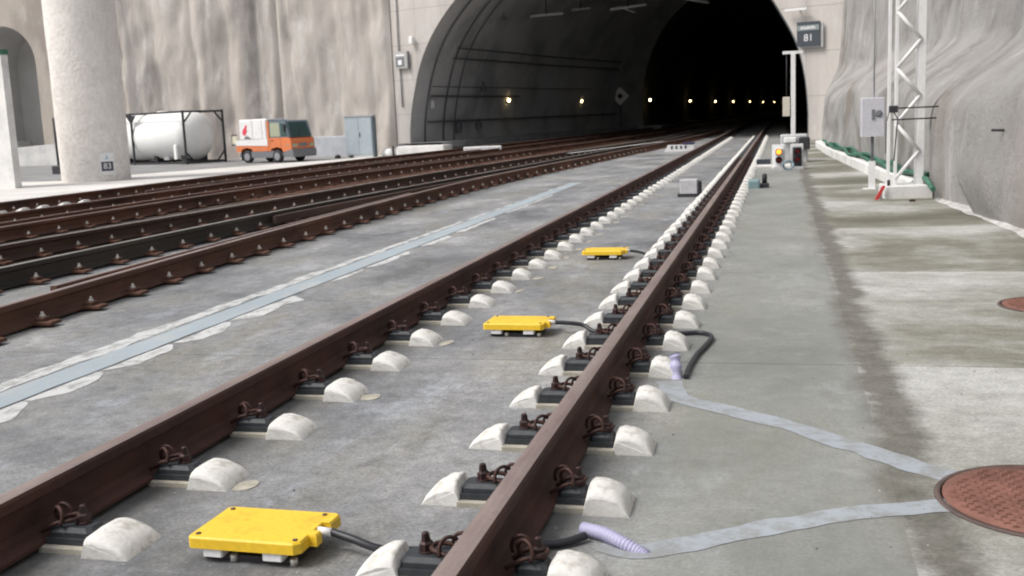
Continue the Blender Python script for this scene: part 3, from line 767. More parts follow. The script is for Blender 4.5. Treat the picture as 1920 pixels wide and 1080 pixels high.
# ---- yellow beacons (balises)
def balise(x, y, rz, label):
    t = thing('track_beacon', label, 'track beacon', (x, y, 0), rz, 'yellow beacons between the rails')
    w, d = .188, .126; z0, z1 = .046, .082
    poly = [(-w+.012, -d), (w-.03, -d), (w-.012, -d+.018), (w-.012, -.055), (w+.012, -.055), (w+.012, -.02), (w-.012, -.02), (w-.012, .045), (w+.012, .045), (w+.012, d-.012), (w, d), (-w+.012, d), (-w, d-.012), (-w, -d+.012)]
    n_ = len(poly); vs = [(a, b, z0) for a, b in poly]+[(a, b, z1-.006) for a, b in poly]+[(a*.975, b*.965, z1) for a, b in poly]
    fs = [tuple(range(n_-1, -1, -1)), tuple(range(2*n_, 3*n_))]
    for l in range(2):
        for i in range(n_): j = (i+1) % n_; fs.append((l*n_+i, l*n_+j, (l+1)*n_+j, (l+1)*n_+i))
    obj('housing', MB().add(vs, fs), m_yellow, t)
    for xx in (-.11, .085):
        f = obj('foot', MB().box(xx-.032, xx+.032, -d+.006, -d+.05, .020, z0-.002, 0, .004), m_white, t)
        obj('foot', MB().box(xx-.032, xx+.032, d-.05, d-.01, .020, z0-.002, 0, .004), m_white, t)
        obj('washer', MB().lathe([(.012, 0), (.012, .022)], (xx+.058, -d+.03, .002), 10), m_zinc, t)
    obj('mounting_bar', MB().box(-.15, .14, -d+.03, d-.03, .004, .020, 0, .004), m_dark, t)
    obj('connector', MB().tube([(w-.02, .012, .068), (w+.03, .012, .066)], .013, 10), m_white, t)
    for sx in (-1, 1):
        for sy in (-1, 1): obj('screw', MB().lathe([(.008, z1), (.008, z1+.003), (.0, z1+.003)], (sx*(w-.03)-.004, sy*(d-.025), 0), 8), m_manr, t)
    return t
balise(.018, 2.80, R(-1.2), 'nearest of the yellow beacons, flat slab in the foreground between the rails')
balise(.035, 6.03, R(-1), 'middle one of the yellow beacons, with a black cable running under the rail')
balise(.035, 9.28, R(0), 'farthest of the yellow beacons, about a third of the way up the track')
def cable(name, pts, r, label, mat=m_black, cat='cable'):
    x0, y0, z0 = pts[0]; p = catmull([Vector((a-x0, b-y0, c_)) for a, b, c_ in pts], 6)
    tag(obj(name, MB().tube(p, r, 8), mat, None, (x0, y0, 0)), label, cat)
cable('cable', [(.235, 2.81, .066), (.31, 2.785, .058), (.40, 2.78, .035), (.50, 2.83, .016), (.62, 2.88, .013), (.75, 2.90, .0135), (.90, 2.94, .016), (.97, 3.0, .02)], .0125, 'black cable from the nearest yellow beacon to the near rail')
cable('cable', [(.245, 6.04, .066), (.34, 6.05, .06), (.42, 6.06, .045), (.50, 6.02, .016), (.75, 6.0, .0135), (.98, 6.0, .016), (1.10, 6.02, .016), (1.165, 5.92, .016), (1.15, 5.72, .016), (1.115, 5.45, .016), (1.10, 5.2, .016), (1.10, 5.0, .012)], .0125, 'black cable from the middle beacon looping round white blocks to a lilac stub')
cable('cable', [(.245, 9.29, .066), (.34, 9.30, .05), (.45, 9.3, .016), (.7, 9.3, .013)], .011, 'short black cable beside the farthest yellow beacon')
def conduit(pts, r, label, ribs):
    P = catmull([Vector(p) for p in pts], 20); x0, y0 = pts[0][0], pts[0][1]
    rr = [r*(1+.13*math.cos(i*ribs)) for i in range(len(P))]
    tag(obj('lilac_conduit', MB().tube([(p[0]-x0, p[1]-y0, p[2]) for p in P], rr, 12), m_purple, None, (x0, y0, 0)), label, 'conduit')
conduit([(.955, 3.045, .022), (1.02, 3.01, .026), (1.08, 2.975, .016), (1.14, 2.955, -.006), (1.17, 2.945, -.02)], .020, 'ribbed lilac conduit lying on the slab beside the near rail', 2.0)
conduit([(1.055, 5.02, -.01), (1.05, 5.04, .05), (1.045, 5.055, .095), (1.04, 5.06, .11)], .026, 'short upright lilac pipe stub where the black cable dives into the slab', .3)

# ---- grey box, white blocks and other things along the track
t = thing('track_box', 'small light grey box standing between the rails of the near track', 'equipment box', (.235, 15.95, 0), R(-4))
obj('housing', MB().box(-.13, .13, -.11, .11, .05, .255, 0, .012), m_grey, t)
obj('base', MB().box(-.16, .15, -.13, .13, 0, .048), m_dark, t)
obj('side_cover', MB().box(.132, .165, -.10, .10, .05, .22, 0, .006), m_dark, t)
t = thing('rail_device', 'small teal and black device beside the near rail, far up the track', 'trackside device', (1.16, 17.4, 0))
obj('casing', MB().box(-.12, .06, -.2, .14, .0, .13, 0, .02), base_mat('teal grey casing', (.18, .27, .29), .6), t)
obj('motor', MB().box(.065, .2, -.10, .10, .0, .07, 0, .01).lathe([(.04, .07), (.04, .2), (.02, .22)], (.13, 0, 0), 10), m_dark, t)
t = thing('marker_board', 'low white trackside board with dark marks between the tracks near the tunnel', 'marker board', (-1.5, 33.6, 0), R(8))
obj('board', MB().prism([(-.45, 0), (.42, 0), (.45, .2), (-.36, .2)], -.06, .06), m_white, t)
for k in range(4): obj('dark_mark', MB().box(-.27+.14*k, -.21+.14*k, -.068, -.061, .08, .17), m_signdk, t)
obj('cap', MB().box(.1, .46, -.07, .07, .202, .26), base_mat('dark blue cap', (.04, .04, .12), .5), t)
t = thing('white_plank', 'white low slab lying among the far left rails before the tunnel', 'slab', (-8.75, 37.2, 0), R(14))
obj('slab', MB().box(-.75, .6, -.35, .35, .12, .26, 0, .02), m_white, t)
tag(obj('mortar_heap', ribbon([(29.5+.4*i, -4.3+.085*i, -4.12+.085*i) for i in range(22)], .2, .03, 2), m_splash), 'line of whitish mortar along the dark rails near the tunnel mouth', 'mortar line', None)

# ---- dwarf signals and pole
def sig(x, y, lit, label):
    t = thing('dwarf_signal', label, 'signal', (x, y, 0), R(3), 'pair of low signals')
    obj('casing', MB().box(-.085, .085, .0, .12, .06, .44, 0, .015), m_dark if not lit else m_white, t)
    obj('backplate', MB().box(-.125, .125, .125, .15, .03, .50, 0, .01), m_white, t)
    for k, z in enumerate((.36, .20)):
        m = m_sig if (lit and k == 0) else m_siglo
        obj('lens', MB().lathe([(.05, 0), (.045, -.012), (.0, -.02)], (0, -.001, z), 16, 0, 'y'), m, t)
        rg = obj('hood', MB().lathe([(.066, .0), (.066, -.07), (.060, -.07), (.060, -.001)], (0, 0, z), 16, 0, 'y'), m_dark, t)
    obj('base', MB().box(-.12, .12, -.06, .16, 0, .055, 0, .01), m_grey, t)
sig(1.50, 22.1, True, 'left low signal with its upper lamp lit orange')
sig(1.86, 22.2, False, 'right low signal, unlit, dark with a red lower lens')
tag(obj('cable_coil', MB().tube([(.10*math.cos(a), .05*math.sin(a*2), .10+.08*math.sin(a)) for a in [i*.35 for i in range(18)]], .02, 6, closed=True), base_mat('grey blue hose', (.20, .28, .33), .6), None, (1.68, 21.95, -.0)), 'grey blue hose heap between the two low signals', 'hose')
t = thing('equipment_cupboard', 'weathered grey cupboard behind the low signals at the pole foot', 'cupboard', (1.83, 25.2, 0))
obj('body', MB().box(-.3, .30, -.2, .2, 0, .62, 0, .03), m_grey, t)
obj('dark_motor', MB().box(.1, .34, -.34, -.21, .28, .56, 0, .03), m_dark, t)
obj('lid', MB().box(-.22, .05, -.32, -.205, .45, .56, 0, .02), m_white, t)
t = thing('trackside_box', 'small dark box low beside the near rail left of the signals', 'equipment box', (1.17, 24.3, 0))
obj('body', MB().box(-.15, .15, -.1, .1, 0, .12, 0, .01), m_signdk, t); obj('foot_slab', MB().box(-.2, .75, -1.3, -.5, 0, .03), m_white2, t)
t = thing('signal_pole', 'white pole with a short crossbar in front of the dark tunnel mouth', 'pole', (1.82, 26, 0))
obj('post', MB().box(-.052, .052, -.05, .05, 0, 2.43, 0, .006), m_white, t)
obj('crossbar', MB().box(-.24, .22, -.035, .035, 2.435, 2.50), m_white, t)
obj('hung_plate', MB().box(-.235, -.07, -.07, -.02, 1.02, 1.46, 0, .008), worn('cream plate', (.55, .50, .42), (.65, .6, .52), 4, .6), t)
obj('plate_arm', MB().tube([(-.15, -.03, 1.3), (.0, -.0, 1.3)], .012, 6), m_grey, t)
obj('drop_rod', MB().tube([(-.15, .0, 1.45), (-.15, 0, 2.44)], .01, 6), m_dark, t)
obj('foot', MB().box(-.11, .11, -.11, .11, 0, .03), m_grey, t)

# ---- lattice mast
t = thing('lattice_mast', 'white steel lattice mast on a white block at the right', 'mast', (3.15, 15.1, 0), R(4))
H = 7.2; a_, b_ = .165, .06
for sx in (-1, 1):
    for sy in (-1, 1):
        w = .045 if sx > 0 else (.022 if sy < 0 else .03)
        cx_ = sx*a_ if sx > 0 else (-.145 if sy < 0 else -.215)
        w = .045 if sx > 0 else .018
        obj('leg', MB().box(cx_-w, cx_+w, sy*b_-.028, sy*b_+.028, .17, H), m_white, t)
zz = .25; step = .36; k = 0
while zz < H-step:
    for sy in (-1,):
        x0, x1 = (-a_, a_) if k % 2 == 0 else (a_, -a_)
        obj('lattice_bar', MB().tube([(x0*.9, sy*(b_+.028), zz), (x1*.9, sy*(b_+.028), zz+step)], .025, 6), m_white, t)
    zz += step; k += 1
obj('foot_block', MB().box(-.30, .30, -.28, .28, 0, .17, 0, .015), m_white2, t)
for sx in (-1, 1): obj('anchor_bolt', MB().lathe([(.02, .17), (.02, .24), (.01, .25)], (sx*.25, -.22, 0), 8), m_dark, t)
t = thing('tensioning_rods', 'two thin dark rods fixed across the lattice mast with a black clamp', 'bracket', (2.98, 14.7, 1.0))
for z in (.03, .175): obj('rod', MB().tube([(-.05, 0, z), (.62, .25, z)], .010, 6), m_dark, t)
obj('clamp', MB().box(-.09, .02, -.03, .03, .12, .21, 0, .01).tube([(-.04, 0, .15), (.02, 0, .04), (-.02, 0, -.5)], .008, 6).tube([(-.08, 0, .15), (-.12, 0, 0), (-.12, 0, -.4)], .006, 6), m_dark, t)
t = thing('warning_marker', 'small red and white marker leaning at the foot of the lattice mast', 'marker', (2.80, 14.75, 0), R(10))
obj('red_blade', MB().prism([(-.07, 0), (-.02, 0), (.07, .18), (.03, .18)], -.012, .012), m_red, t)
obj('white_stay', MB().box(.0, .035, .02, .04, 0, .16), m_white, t)
tag(obj('brick_scrap', MB().box(-.04, .03, -.03, .03, 0, .03, 0, .008), m_clip, None, (3.16, 14.35, 0)), 'reddish scrap lying in front of the mast foot block', 'rubble')

# ---- grey box on a post
t = thing('post_box', 'light grey box with a dark badge on a post, left of the lattice mast', 'junction box', (2.84, 16.6, 0))
obj('box', MB().box(-.165, .165, -.11, .11, .77, 1.33, 0, .012), worn('lilac grey box paint', (.50, .50, .55), (.58, .57, .62), 3, .5), t)
obj('badge', MB().lathe([(.055, 0), (.055, -.01), (.03, -.014)], (.075, -.112, 1.1), 6, 0, 'y').box(-.02, .02, -.125, -.112, 1.02, 1.16), m_chass, t)
obj('upper_post', MB().tube([(-.0, 0, .40), (-.0, 0, .77)], .022, 8), m_chass, t)
obj('lower_post', MB().box(-.045, .045, -.04, .04, 0, .41), m_white, t)
obj('foot_plate', MB().box(-.12, .05, -.08, .06, 0, .015), m_white, t)
obj('riser_conduit', MB().tube([(.02, .05, 1.33), (.02, .06, 4.6)], .014, 8), m_grey, t)
# green sleeves lying on the ledge
for k, (dx, dz, r_) in enumerate(((.0, .245, .032), (.08, .25, .03), (.04, .30, .026))):
    pts = []; y = 14.3+.9*k; rr = []
    while y < 31-k*1.5:
        pts.append((wall_base(y)-.14+dx+.03*math.sin(y*1.3+k), y, dz+.03*math.sin(y*2.1+k)-.12*max(0, 14.8-y))); rr.append(r_*(1+.10*(len(pts) % 2))); y += .12
    x0, y0, _ = pts[0]
    tag(obj('cable_sleeve', MB().tube([(a-x0, b-y0, c_) for a, b, c_ in pts], rr, 8), m_green, None, (x0, y0, 0)), ('front green ribbed sleeve on the ledge along the right wall', 'rear green ribbed sleeve on the ledge close against the right wall', 'topmost green ribbed sleeve lying over the other two on the ledge')[k], 'cable sleeve', 'green sleeves on the ledge')
# dark anchor stubs poking from the right wall
for k, (Y, z, lb) in enumerate(((13.1, .93, 'dark anchor stub in the right wall between mast and nearest bulge'), (11.7, .93, 'dark anchor stub nearest the right edge of the wall'), (19.5, .95, 'dark anchor stub in the wall left of the grey post box'))):
    X = right_x(Y, z); tag(obj('anchor_stub', MB().tube([(-.12, -.02, .01), (.1, 0, 0)], .014, 6), m_dark, None, (X, Y, z)), lb, 'anchor')

# ---- portal signs
UANG = math.atan2(PU.y, PU.x)+math.pi      # local x runs to the right as seen from the track
def on_portal(name, label, cat, s_, z, off=.12):
    q = PA+PU*s_+PN*off; return thing(name, label, cat, (q.x, q.y, z), UANG)
q = on_portal('tunnel_sign', 'dark square sign with white 81 on the right of the tunnel mouth', 'sign', -.06, 3.71, .16)
obj('board', MB().box(-.42, .40, -.03, .03, -.42, .42), m_signdk, q)
obj('band', MB().box(-.40, .38, -.042, -.031, .12, .30), m_signgr, q)
obj('rear_frame', MB().box(-.34, .50, .032, .08, -.48, .36), m_grey, q)
text('lettering', '81', .34, m_signlt, q, (0, -.036, -.14), (R(90), 0, 0), .008)
x = -.27
for k in range(7):
    w = (.05, .03, .055, .045, .04, .05, .035)[k]
    obj('letter_mark', MB().box(x, x+w, -.050, -.043, .165, .165+(.09, .11, .075, .10, .09, .11, .08)[k]), m_signlt, q); x += w+.035
q = on_portal('bracket_lamp', 'pale horizontal bracket above the dark sign by the tunnel mouth', 'bracket', .42, 4.58, .25)
obj('arm', MB().box(-.35, .45, -.05, .05, -.04, .04), m_white, q); obj('stay', MB().tube([(.1, .25, -.0), (.1, 0, 0)], .03, 6), m_grey, q)
q = on_portal('ring_sign', 'small square grey framed sign with white centre left of the tunnel mouth', 'sign', LEN+.15, 4.02, .14)
obj('board', MB().box(-.36, .36, -.03, .03, -.38, .38), base_mat('warm grey board', (.40, .39, .37), .6), q)
obj('inner_frame', MB().box(-.30, .20, -.045, -.032, -.30, .12), m_chass, q)
obj('white_spot', MB().box(-.16, .06, -.058, -.047, -.22, .0), m_signlt, q)
obj('white_bar', MB().box(-.28, .22, -.045, -.032, .17, .25), m_signlt, q)
obj('side_shadow_box', MB().box(.36, .42, -.02, .08, -.42, .36), m_chass, q)
q = on_portal('wall_conduit', 'thin grey conduit running down the portal wall through the ring sign', 'conduit', LEN+.35, 0, .06)
obj('upper_pipe', MB().tube([(0, 0, 4.42), (0, 0, 10.5)], .035, 8), m_grey, q)
obj('lower_pipe', MB().tube([(.02, 0, 3.62), (.05, 0, 1.9)], .03, 8), m_chass, q)
q = on_portal('floodlight', 'small white floodlight on the portal wall right of the ring sign', 'floodlight', LEN-.55, 4.85, .18)
obj('head', MB().box(-.12, .12, -.08, .05, -.16, .16, 0, .03), m_white, q); obj('arm', MB().tube([(-.3, .1, .1), (0, 0, .05)], .02, 6), m_grey, q)
# diamond
t = thing('diamond_sign', 'grey diamond sign with a dark centre on the tunnel cross wall', 'sign', (-9.12, 73.85, 2.35))
def diamond(r, y0, y1): return MB().prism([(-r, 0), (0, -r), (r, 0), (0, r)], y0, y1)
obj('board', diamond(.62, -.03, .03), base_mat('grey retroreflective sheet', (.8, .8, .8), .5), t)
obj('centre', diamond(.22, -.045, -.031), m_dark, t)
obj('post', MB().tube([(0, .06, -2.3), (0, .06, .4)], .04, 8), m_dark, t)

# ---- tunnel lamps
lamps = [(57, -12.75, 2.15), (68, -10.75, 2.06)]
for Y, x_ in ((75.2, None), (99, None), (123, None), (141, None), (170, None), (205, None), (233, None), (260, None)):
    lamps.append((Y, bore_left(Y)+.28, 2.02 if Y < 150 else 2.05))
ords = ['first', 'second', 'third', 'fourth', 'fifth', 'sixth', 'seventh', 'eighth', 'ninth', 'last']
for i, (Y, X, z) in enumerate(lamps):
    t = thing('tunnel_lamp', f'{ords[i]} lit warm lamp on the left tunnel wall counting from the mouth', 'lamp', (X, Y, z), 0, 'row of tunnel lamps')
    obj('housing', MB().box(-.26, -.08, -.14, .14, -.12, .12, 0, .01), m_dark, t)
    w = .21 if i == 0 else .16
    obj('lens', MB().lathe([(.0, -.08), (.07, -.06), (.095, 0), (.07, .06), (0, .08)], (0, 0, 0), 12, 0, 'x'), m_lamp, t)

# ---- pipes and cables in the vault
def along(z, off, t0, t1, n_=14, wave=0):
    """points near the left lining at height z"""
    k0 = min(range(n//2), key=lambda k: abs(prof[k][1]-z)); out = []
    for i in range(n_+1):
        t_ = t0+(t1-t0)*i/n_; p = chamber_pt(t_, (prof[k0][0], z/(1+.12*t_))); out.append((p.x+off, p.y-.05, z+wave*math.sin(i*1.9)))
    return out
m_pipe = base_mat('dark tunnel pipe', (.10, .105, .115), .7)
for z, off, t1, r_, lb in ((2.36, .12, .42, .05, 'dark pipe along the left lining at lamp height'), (1.18, .14, 1.0, .05, 'low dark handrail pipe along the left tunnel wall'), (4.55, .16, .95, .045, 'upper of the two cables high on the left lining'), (4.1, .16, .95, .05, 'lower of the two cables high on the left lining'), (2.8, .12, .8, .025, 'thin cable on the left lining above the lamps')):
    pts = along(z, off, .05 if z < 4 else .1, t1); x0, y0, _ = pts[0]
    tag(obj('wall_pipe', MB().tube([(a-x0, b-y0, c_-z) for a, b, c_ in pts], r_, 6), m_pipe, None, (x0, y0, z)), lb, 'pipe', 'pipes on the left tunnel lining')
for k, (tt, lb) in enumerate(((.045, 'dark conduit arching over the lining nearest the portal edge'), (.11, 'second dark conduit arching over the tunnel lining'), (.15, 'third dark conduit arch inside the tunnel mouth'))):
    pts = [chamber_pt(tt, i) for i in range(2, n-1)]
    c0 = Vector((-6, 0, 0)); out = []
    for p in pts:
        d = Vector((-6-p.x, 0, 1.5-p.z)).normalized()*.08; out.append(tuple(p+d-Vector(pts[0])))
    tag(obj('ring_conduit', MB().tube(out, .045 if k < 2 else .03, 6), m_pipe, None, tuple(pts[0])), lb, 'conduit', 'conduit arches in the tunnel mouth')
for k, (tt, z, lb) in enumerate(((.115, 3.6, 'small white box on the lining above head height near the portal'), (.06, 2.0, 'small white box low on the lining at the portal edge'))):
    p = chamber_pt(tt, (prof[8][0], z)); tag(obj('lining_box', MB().box(-.1, .1, -.06, .06, -.2, .2, 0, .01), m_grey, None, (p.x+.25, p.y-.1, z)), lb, 'junction box')
for k, (tt, z, h, lb) in enumerate(((.16, .85, .5, 'dark cabinet shape at the foot of the tunnel lining'), (.24, .9, .3, 'dark hose reel on the lining beyond the cabinet'), (.24, 2.75, .25, 'dark fitting on the lining above the pipe'), (.2, 6.0, .12, 'dark bolt plate high on the tunnel lining'))):
    kk = min(range(n//2), key=lambda q_: abs(prof[q_][1]-z)); p = chamber_pt(tt, (prof[kk][0], z))
    tag(obj('lining_fitting', MB().box(-.12, .12, -.12, .12, -h/2, h/2, 0, .02).tube([(0, 0, h/2), (0, 0, h/2+.2)], .03, 6), m_pipe, None, (p.x+.18, p.y, z)), lb, 'fitting')
# pale contact line supports hanging under the vault
m_tube = base_mat('pale grey catenary tube', (.62, .62, .6), .45)
cats = [(945, 50, 60, 30, .12), (1065, 38, 55, 58, .03), (1140, 30, 62, 34, .05), (1222, 25, 58, 64, .08), (1342, 20, 60, 44, -.22)]
C0 = Vector((1.5399, 0, 1.2707))
spots = [(-12.25, 55, 6.0), (-10.1, 55, 6.35), (-9.2, 60, 7.0), (-6.3, 58, 6.75), (-2.9, 60, 7.05)]
names_ = ['leftmost pale hanging tube under the tunnel vault', 'longest pale tube under the vault, second from the left', 'faint pale tube in the middle of the vault', 'crossed pair of pale tubes under the vault', 'rightmost pale hanging tube, sloping down to the right']
lens_ = [.8, 1.7, 1.05, 1.9, 1.35]
for (X, Y, z), lb, L_, (px, py, dd, w_, sl) in zip(spots, names_, lens_, cats):
    t = thing('catenary_bracket', lb, 'overhead line bracket', (X, Y, z), 0, 'pale brackets under the vault')
    obj('bracket_tube', MB().tube([(-L_/2, 0, -sl*L_/2), (L_/2, .2, sl*L_/2)], .07, 8), m_tube, t)
    obj('hanger', MB().tube([(0, 0, 0), (0, .1, 1.9)], .03, 6), m_dark, t)
    if 'crossed' in lb: obj('stay_tube', MB().tube([(-.5, .05, .05), (.35, .1, -.3)], .035, 6), m_tube, t)

# ================================================================ YARD
# ---- tank in a frame
t = thing('tank_container', 'white cylindrical tank in a dark open frame beside the round pillar', 'tank', (-24.15, 42.95, -.25), R(-22))
L_, D_, H_ = 6.0, 2.30, 2.4
for x in (-L_+.06, -L_*.0-.06, -3.9):
    for y in (.06, D_-.06): obj('post', MB().box(x-.04, x+.04, y-.04, y+.04, 0, H_), m_dark, t)
for y in (.06, D_-.06):
    for z in (.08, H_-.06): obj('long_beam', MB().box(-L_+.115, -.115, y-.035, y+.035, z-.04, z+.04), m_dark, t)
for x in (-L_+.06, -.06, -3.9):
    for z in (.08, H_-.06): obj('cross_beam', MB().box(x-.045, x+.045, .115, D_-.115, z-.04, z+.04), m_dark, t)
for x in (-3.9,):
    obj('gusset', MB().prism([(x-.35, H_-.12), (x+.35, H_-.12), (x+.06, H_-.42), (x-.06, H_-.42)], .02, .1), m_dark, t)
for (ya, yb) in ((.12, .5), (D_-.12, D_-.5)):
    obj('corner_brace', MB().tube([(-.06, ya, .5), (-.06, yb, .1)], .04, 6), m_dark, t)
    obj('corner_brace', MB().tube([(-.06, ya, H_-.5), (-.06, yb, H_-.1)], .04, 6), m_dark, t)
r_ = 1.08; pr = [(0, -L_+.35), (.45, -L_+.40), (.8, -L_+.55), (r_, -L_+.85), (r_, -.75), (.86, -.48), (.55, -.30), (.25, -.24), (0, -.22)]
obj('tank_shell', MB().lathe(pr, (0, D_/2, 1.26), 40, 0, 'x'), m_tank, t)
obj('manlid', MB().lathe([(.25, 2.30), (.25, 2.42), (.2, 2.44)], (-3.0, D_/2, 0), 14), m_tank, t)
obj('outlet', MB().box(-2.3, -1.9, .5, .7, .2, .42, 0, .03), m_grey, t)
obj('hose_pipe', MB().box(-.85, -.62, -.02, .08, .25, .9, 0, .04), m_tank, t)
for x in (-5.2, -2.9, -.9): obj('saddle', MB().box(x-.12, x+.12, .5, D_-.5, .12, .5), m_dark, t)

# ---- light truck
t = thing('utility_truck', 'small orange and white utility truck parked by the pile wall', 'truck', (-19.93, 42.1, -.25), R(-18.5))
# local: x forwards, near side at y=-.0 (wheels at y=0 .. 1.45)
Wv = 1.42
bp = obj('chassis', MB().box(-1.5, 1.5, .06, Wv-.06, .24, .42), m_chass, t)
obj('side_skirt', MB().box(-.72, .62, .0, .06, .22, .50), m_chass, t)
# cargo body lower: orange with a white upper strip
obj('bed_side', MB().prism([(-1.62, .48), (-1.35, .48), (-1.28, .60), (-.98, .66), (-.70, .60), (-.62, .48), (.28, .48), (.28, .72), (-1.62, .76)], 0, Wv), m_orange, t)
obj('bed_strip', MB().prism([(-1.62, .762), (.28, .722), (.28, 1.02), (-1.62, .98)], -.01, Wv+.01), m_white, t)
bx = obj('cargo_box', MB().box(-1.42, .24, .03, Wv-.03, 1.03, 1.86, 0, .05), m_white, t)
em = obj('emblem', MB().prism([(-1.18, 1.22), (-1.02, 1.18), (-.98, 1.30), (-.92, 1.34), (-.95, 1.48), (-.90, 1.60), (-.99, 1.64), (-1.04, 1.52), (-1.14, 1.46), (-1.20, 1.34)], .018, .029), m_pinkred, t)
obj('dark_fitting', MB().prism([(-1.1, 1.03), (-.7, 1.03), (-.75, 1.08), (-.92, 1.16), (-1.05, 1.12)], .0, .028), m_chass, t)
# cab
cabp = [(.30, .45), (.42, .45), (.50, .60), (.80, .66), (1.08, .60), (1.16, .45), (1.62, .40), (1.66, .62), (1.62, 1.0), (1.46, 1.05), (.30, 1.05)]
obj('cab_lower', MB().prism(cabp, 0, Wv), m_orange, t)
up_ = [(.30, 1.05), (1.56, 1.05), (1.36, 1.70), (1.30, 1.76), (.30, 1.78)]
obj('cab_upper', MB().prism(up_, .03, Wv-.03), m_cabdk, t)
obj('rear_pillar', MB().box(.29, .40, .0, .029, 1.05, 1.76), m_orange, t)
obj('side_window', MB().prism([(.46, 1.10), (1.02, 1.10), (1.0, 1.66), (.46, 1.68)], .018, .029), m_glass2, t)
obj('side_window', MB().prism([(1.08, 1.10), (1.46, 1.10), (1.30, 1.62), (1.08, 1.65)], .018, .029), m_glass, t)
ws = MB(); ws.add([(1.575, .14, 1.08), (1.575, Wv-.14, 1.08), (1.385, Wv-.2, 1.68), (1.385, .2, 1.68), (1.56, .14, 1.075), (1.56, Wv-.14, 1.075), (1.37, Wv-.2, 1.675), (1.37, .2, 1.675)], [(0, 1, 2, 3), (4, 5, 6, 7), (0, 1, 5, 4), (1, 2, 6, 5), (2, 3, 7, 6), (3, 0, 4, 7)])
obj('windscreen', ws, m_glass, t)
obj('wiper', MB().tube([(1.59, .5, 1.08), (1.50, .8, 1.4)], .012, 5), m_dark, t)
obj('bumper', MB().prism([(1.20, .22), (1.70, .22), (1.74, .40), (1.70, .56), (1.25, .46)], -.01, Wv+.01), m_chass, t)
for y in (.2, Wv-.2):
    obj('headlight', MB().box(1.63, 1.70, y-.12, y+.12, .64, .78, 0, .01), m_glass2, t)
obj('grille', MB().box(1.62, 1.665, .45, Wv-.45, .66, .80), m_chass, t)
obj('door_handle', MB().box(.50, .62, -.02, .0, .92, .95), m_dark, t)
obj('mirror', MB().box(1.42, 1.50, -.20, -.06, 1.28, 1.58, 0, .02).tube([(1.46, -.06, 1.5), (1.44, .05, 1.45)], .012, 5), m_dark, t)
for x in (-.98, .78+.22-.2):
    for y in (.0, Wv):
        w = obj('wheel', MB().lathe([(.0, -.02), (.16, -.02)], (x, y, .27), 20, 0, 'y'), m_rim, t)
        s = 1 if y < .5 else -1
        obj('tyre', MB().lathe([(.16, -.0), (.24, -.01), (.27, .03), (.27, .15), (.24, .18), (.16, .18)], (x, y-.02 if s > 0 else y-.14, .27), 24, 0, 'y'), m_tyre, w)
        obj('rim', MB().lathe([(.16, .0), (.15, .03), (.06, .02), (.04, -.01), (0, -.01)], (x, y-.022 if s > 0 else y+.03, .27), 18, 0, 'y'), m_rim, w)
for x, z in ((1.045, .66), (.40, .55)): obj('door_seam', MB().box(x, x+.01, -.004, .0, z, 1.05), m_dark, t)
obj('side_lamp', MB().box(1.40, 1.50, -.012, -.0, .72, .78), m_glass2, t)
obj('roof_rail', MB().tube([(.35, .1, 1.80), (1.25, .1, 1.79)], .015, 5), m_dark, t)
obj('rear_lamp', MB().box(-1.635, -1.60, .05, .2, .55, .70), m_red, t)
for x in (-.62, -.05): obj('box_strap', MB().box(x, x+.03, .024, .029, 1.03, 1.84), m_grey, t)
obj('mud_flap', MB().box(-1.34, -1.31, .0, .2, .12, .48), m_dark, t)
obj('tail_frame', MB().box(-1.98, -1.64, .1, .14, .76, .80).box(-1.98, -1.94, .1, .14, .76, 1.22).box(-1.98, -1.64, .1, .14, 1.2, 1.24), m_dark, t)
obj('tail_lamp_board', MB().box(-1.92, -1.66, .08, .11, .84, 1.16), worn('cream tail board', (.6, .56, .42), (.68, .64, .5), 4, .6), t)

# ---- cabinet
t = thing('switch_cabinet', 'pale blue grey cabinet with a dark right side against the pile wall', 'cabinet', (-16.7, 45.2, -.25), R(8))
obj('body', MB().box(-.62, .60, -.30, .30, .08, 1.80), m_cabin, t)
obj('door', MB().box(-.60, -.01, -.325, -.302, .14, 1.74), m_cabin, t); obj('door', MB().box(.01, .57, -.325, -.302, .14, 1.74), m_cabin, t)
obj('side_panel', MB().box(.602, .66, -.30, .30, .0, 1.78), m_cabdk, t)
obj('plinth', MB().box(-.66, .60, -.33, .30, 0, .078), m_white2, t); obj('roof', MB().box(-.66, .68, -.34, .34, 1.802, 1.85), m_grey, t)
obj('handle', MB().box(.03, .06, -.345, -.326, .9, 1.1), m_dark, t)
t = thing('white_rubble_bags', 'white sacks and a dark post at the foot of the wall beside the cabinet', 'sacks', (-15.4, 45.3, -.25))
for k, (x, y, a) in enumerate(((0, 0, .2), (.35, .1, .16), (-.25, .15, .15))):
    obj('sack', MB().lathe([(.0, 0), (a, .02), (a*1.15, .15), (a*.8, .3), (0, .36)], (x, y, 0), 10), m_white, t)
obj('dark_post', MB().tube([(.2, -.1, 0), (.2, -.1, .45)], .05, 8), m_dark, t)
t = thing('wall_footing', 'bright white low concrete footing between the cabinet and the tunnel walkway', 'footing', (-14.0, 45.6, -.25))
obj('step', MB().box(-1.0, 1.2, -.5, .8, 0, .42, 0, .04), m_white2, t)
tag(obj('wall_plinth', MB().box(0, 4.6, -.12, .12, 0, .95, 0, .03), worn('pale grey plinth', (.42, .44, .47), (.54, .56, .6), 1.5, .85), None, (-22.0, 48.2, -.25), R(-9)), 'pale grey low plinth at the wall foot behind the truck', 'plinth')
tag(obj('loose_lumps', MB().lathe([(0, 0), (.16, .02), (.12, .14), (0, .18)], (0, 0, 0), 8).lathe([(0, 0), (.12, .02), (.1, .1), (0, .12)], (.6, .1, 0), 7), m_dark, None, (-17.6, 44.6, -.25)), 'dark lumps on the ground in front of the truck', 'rubble')

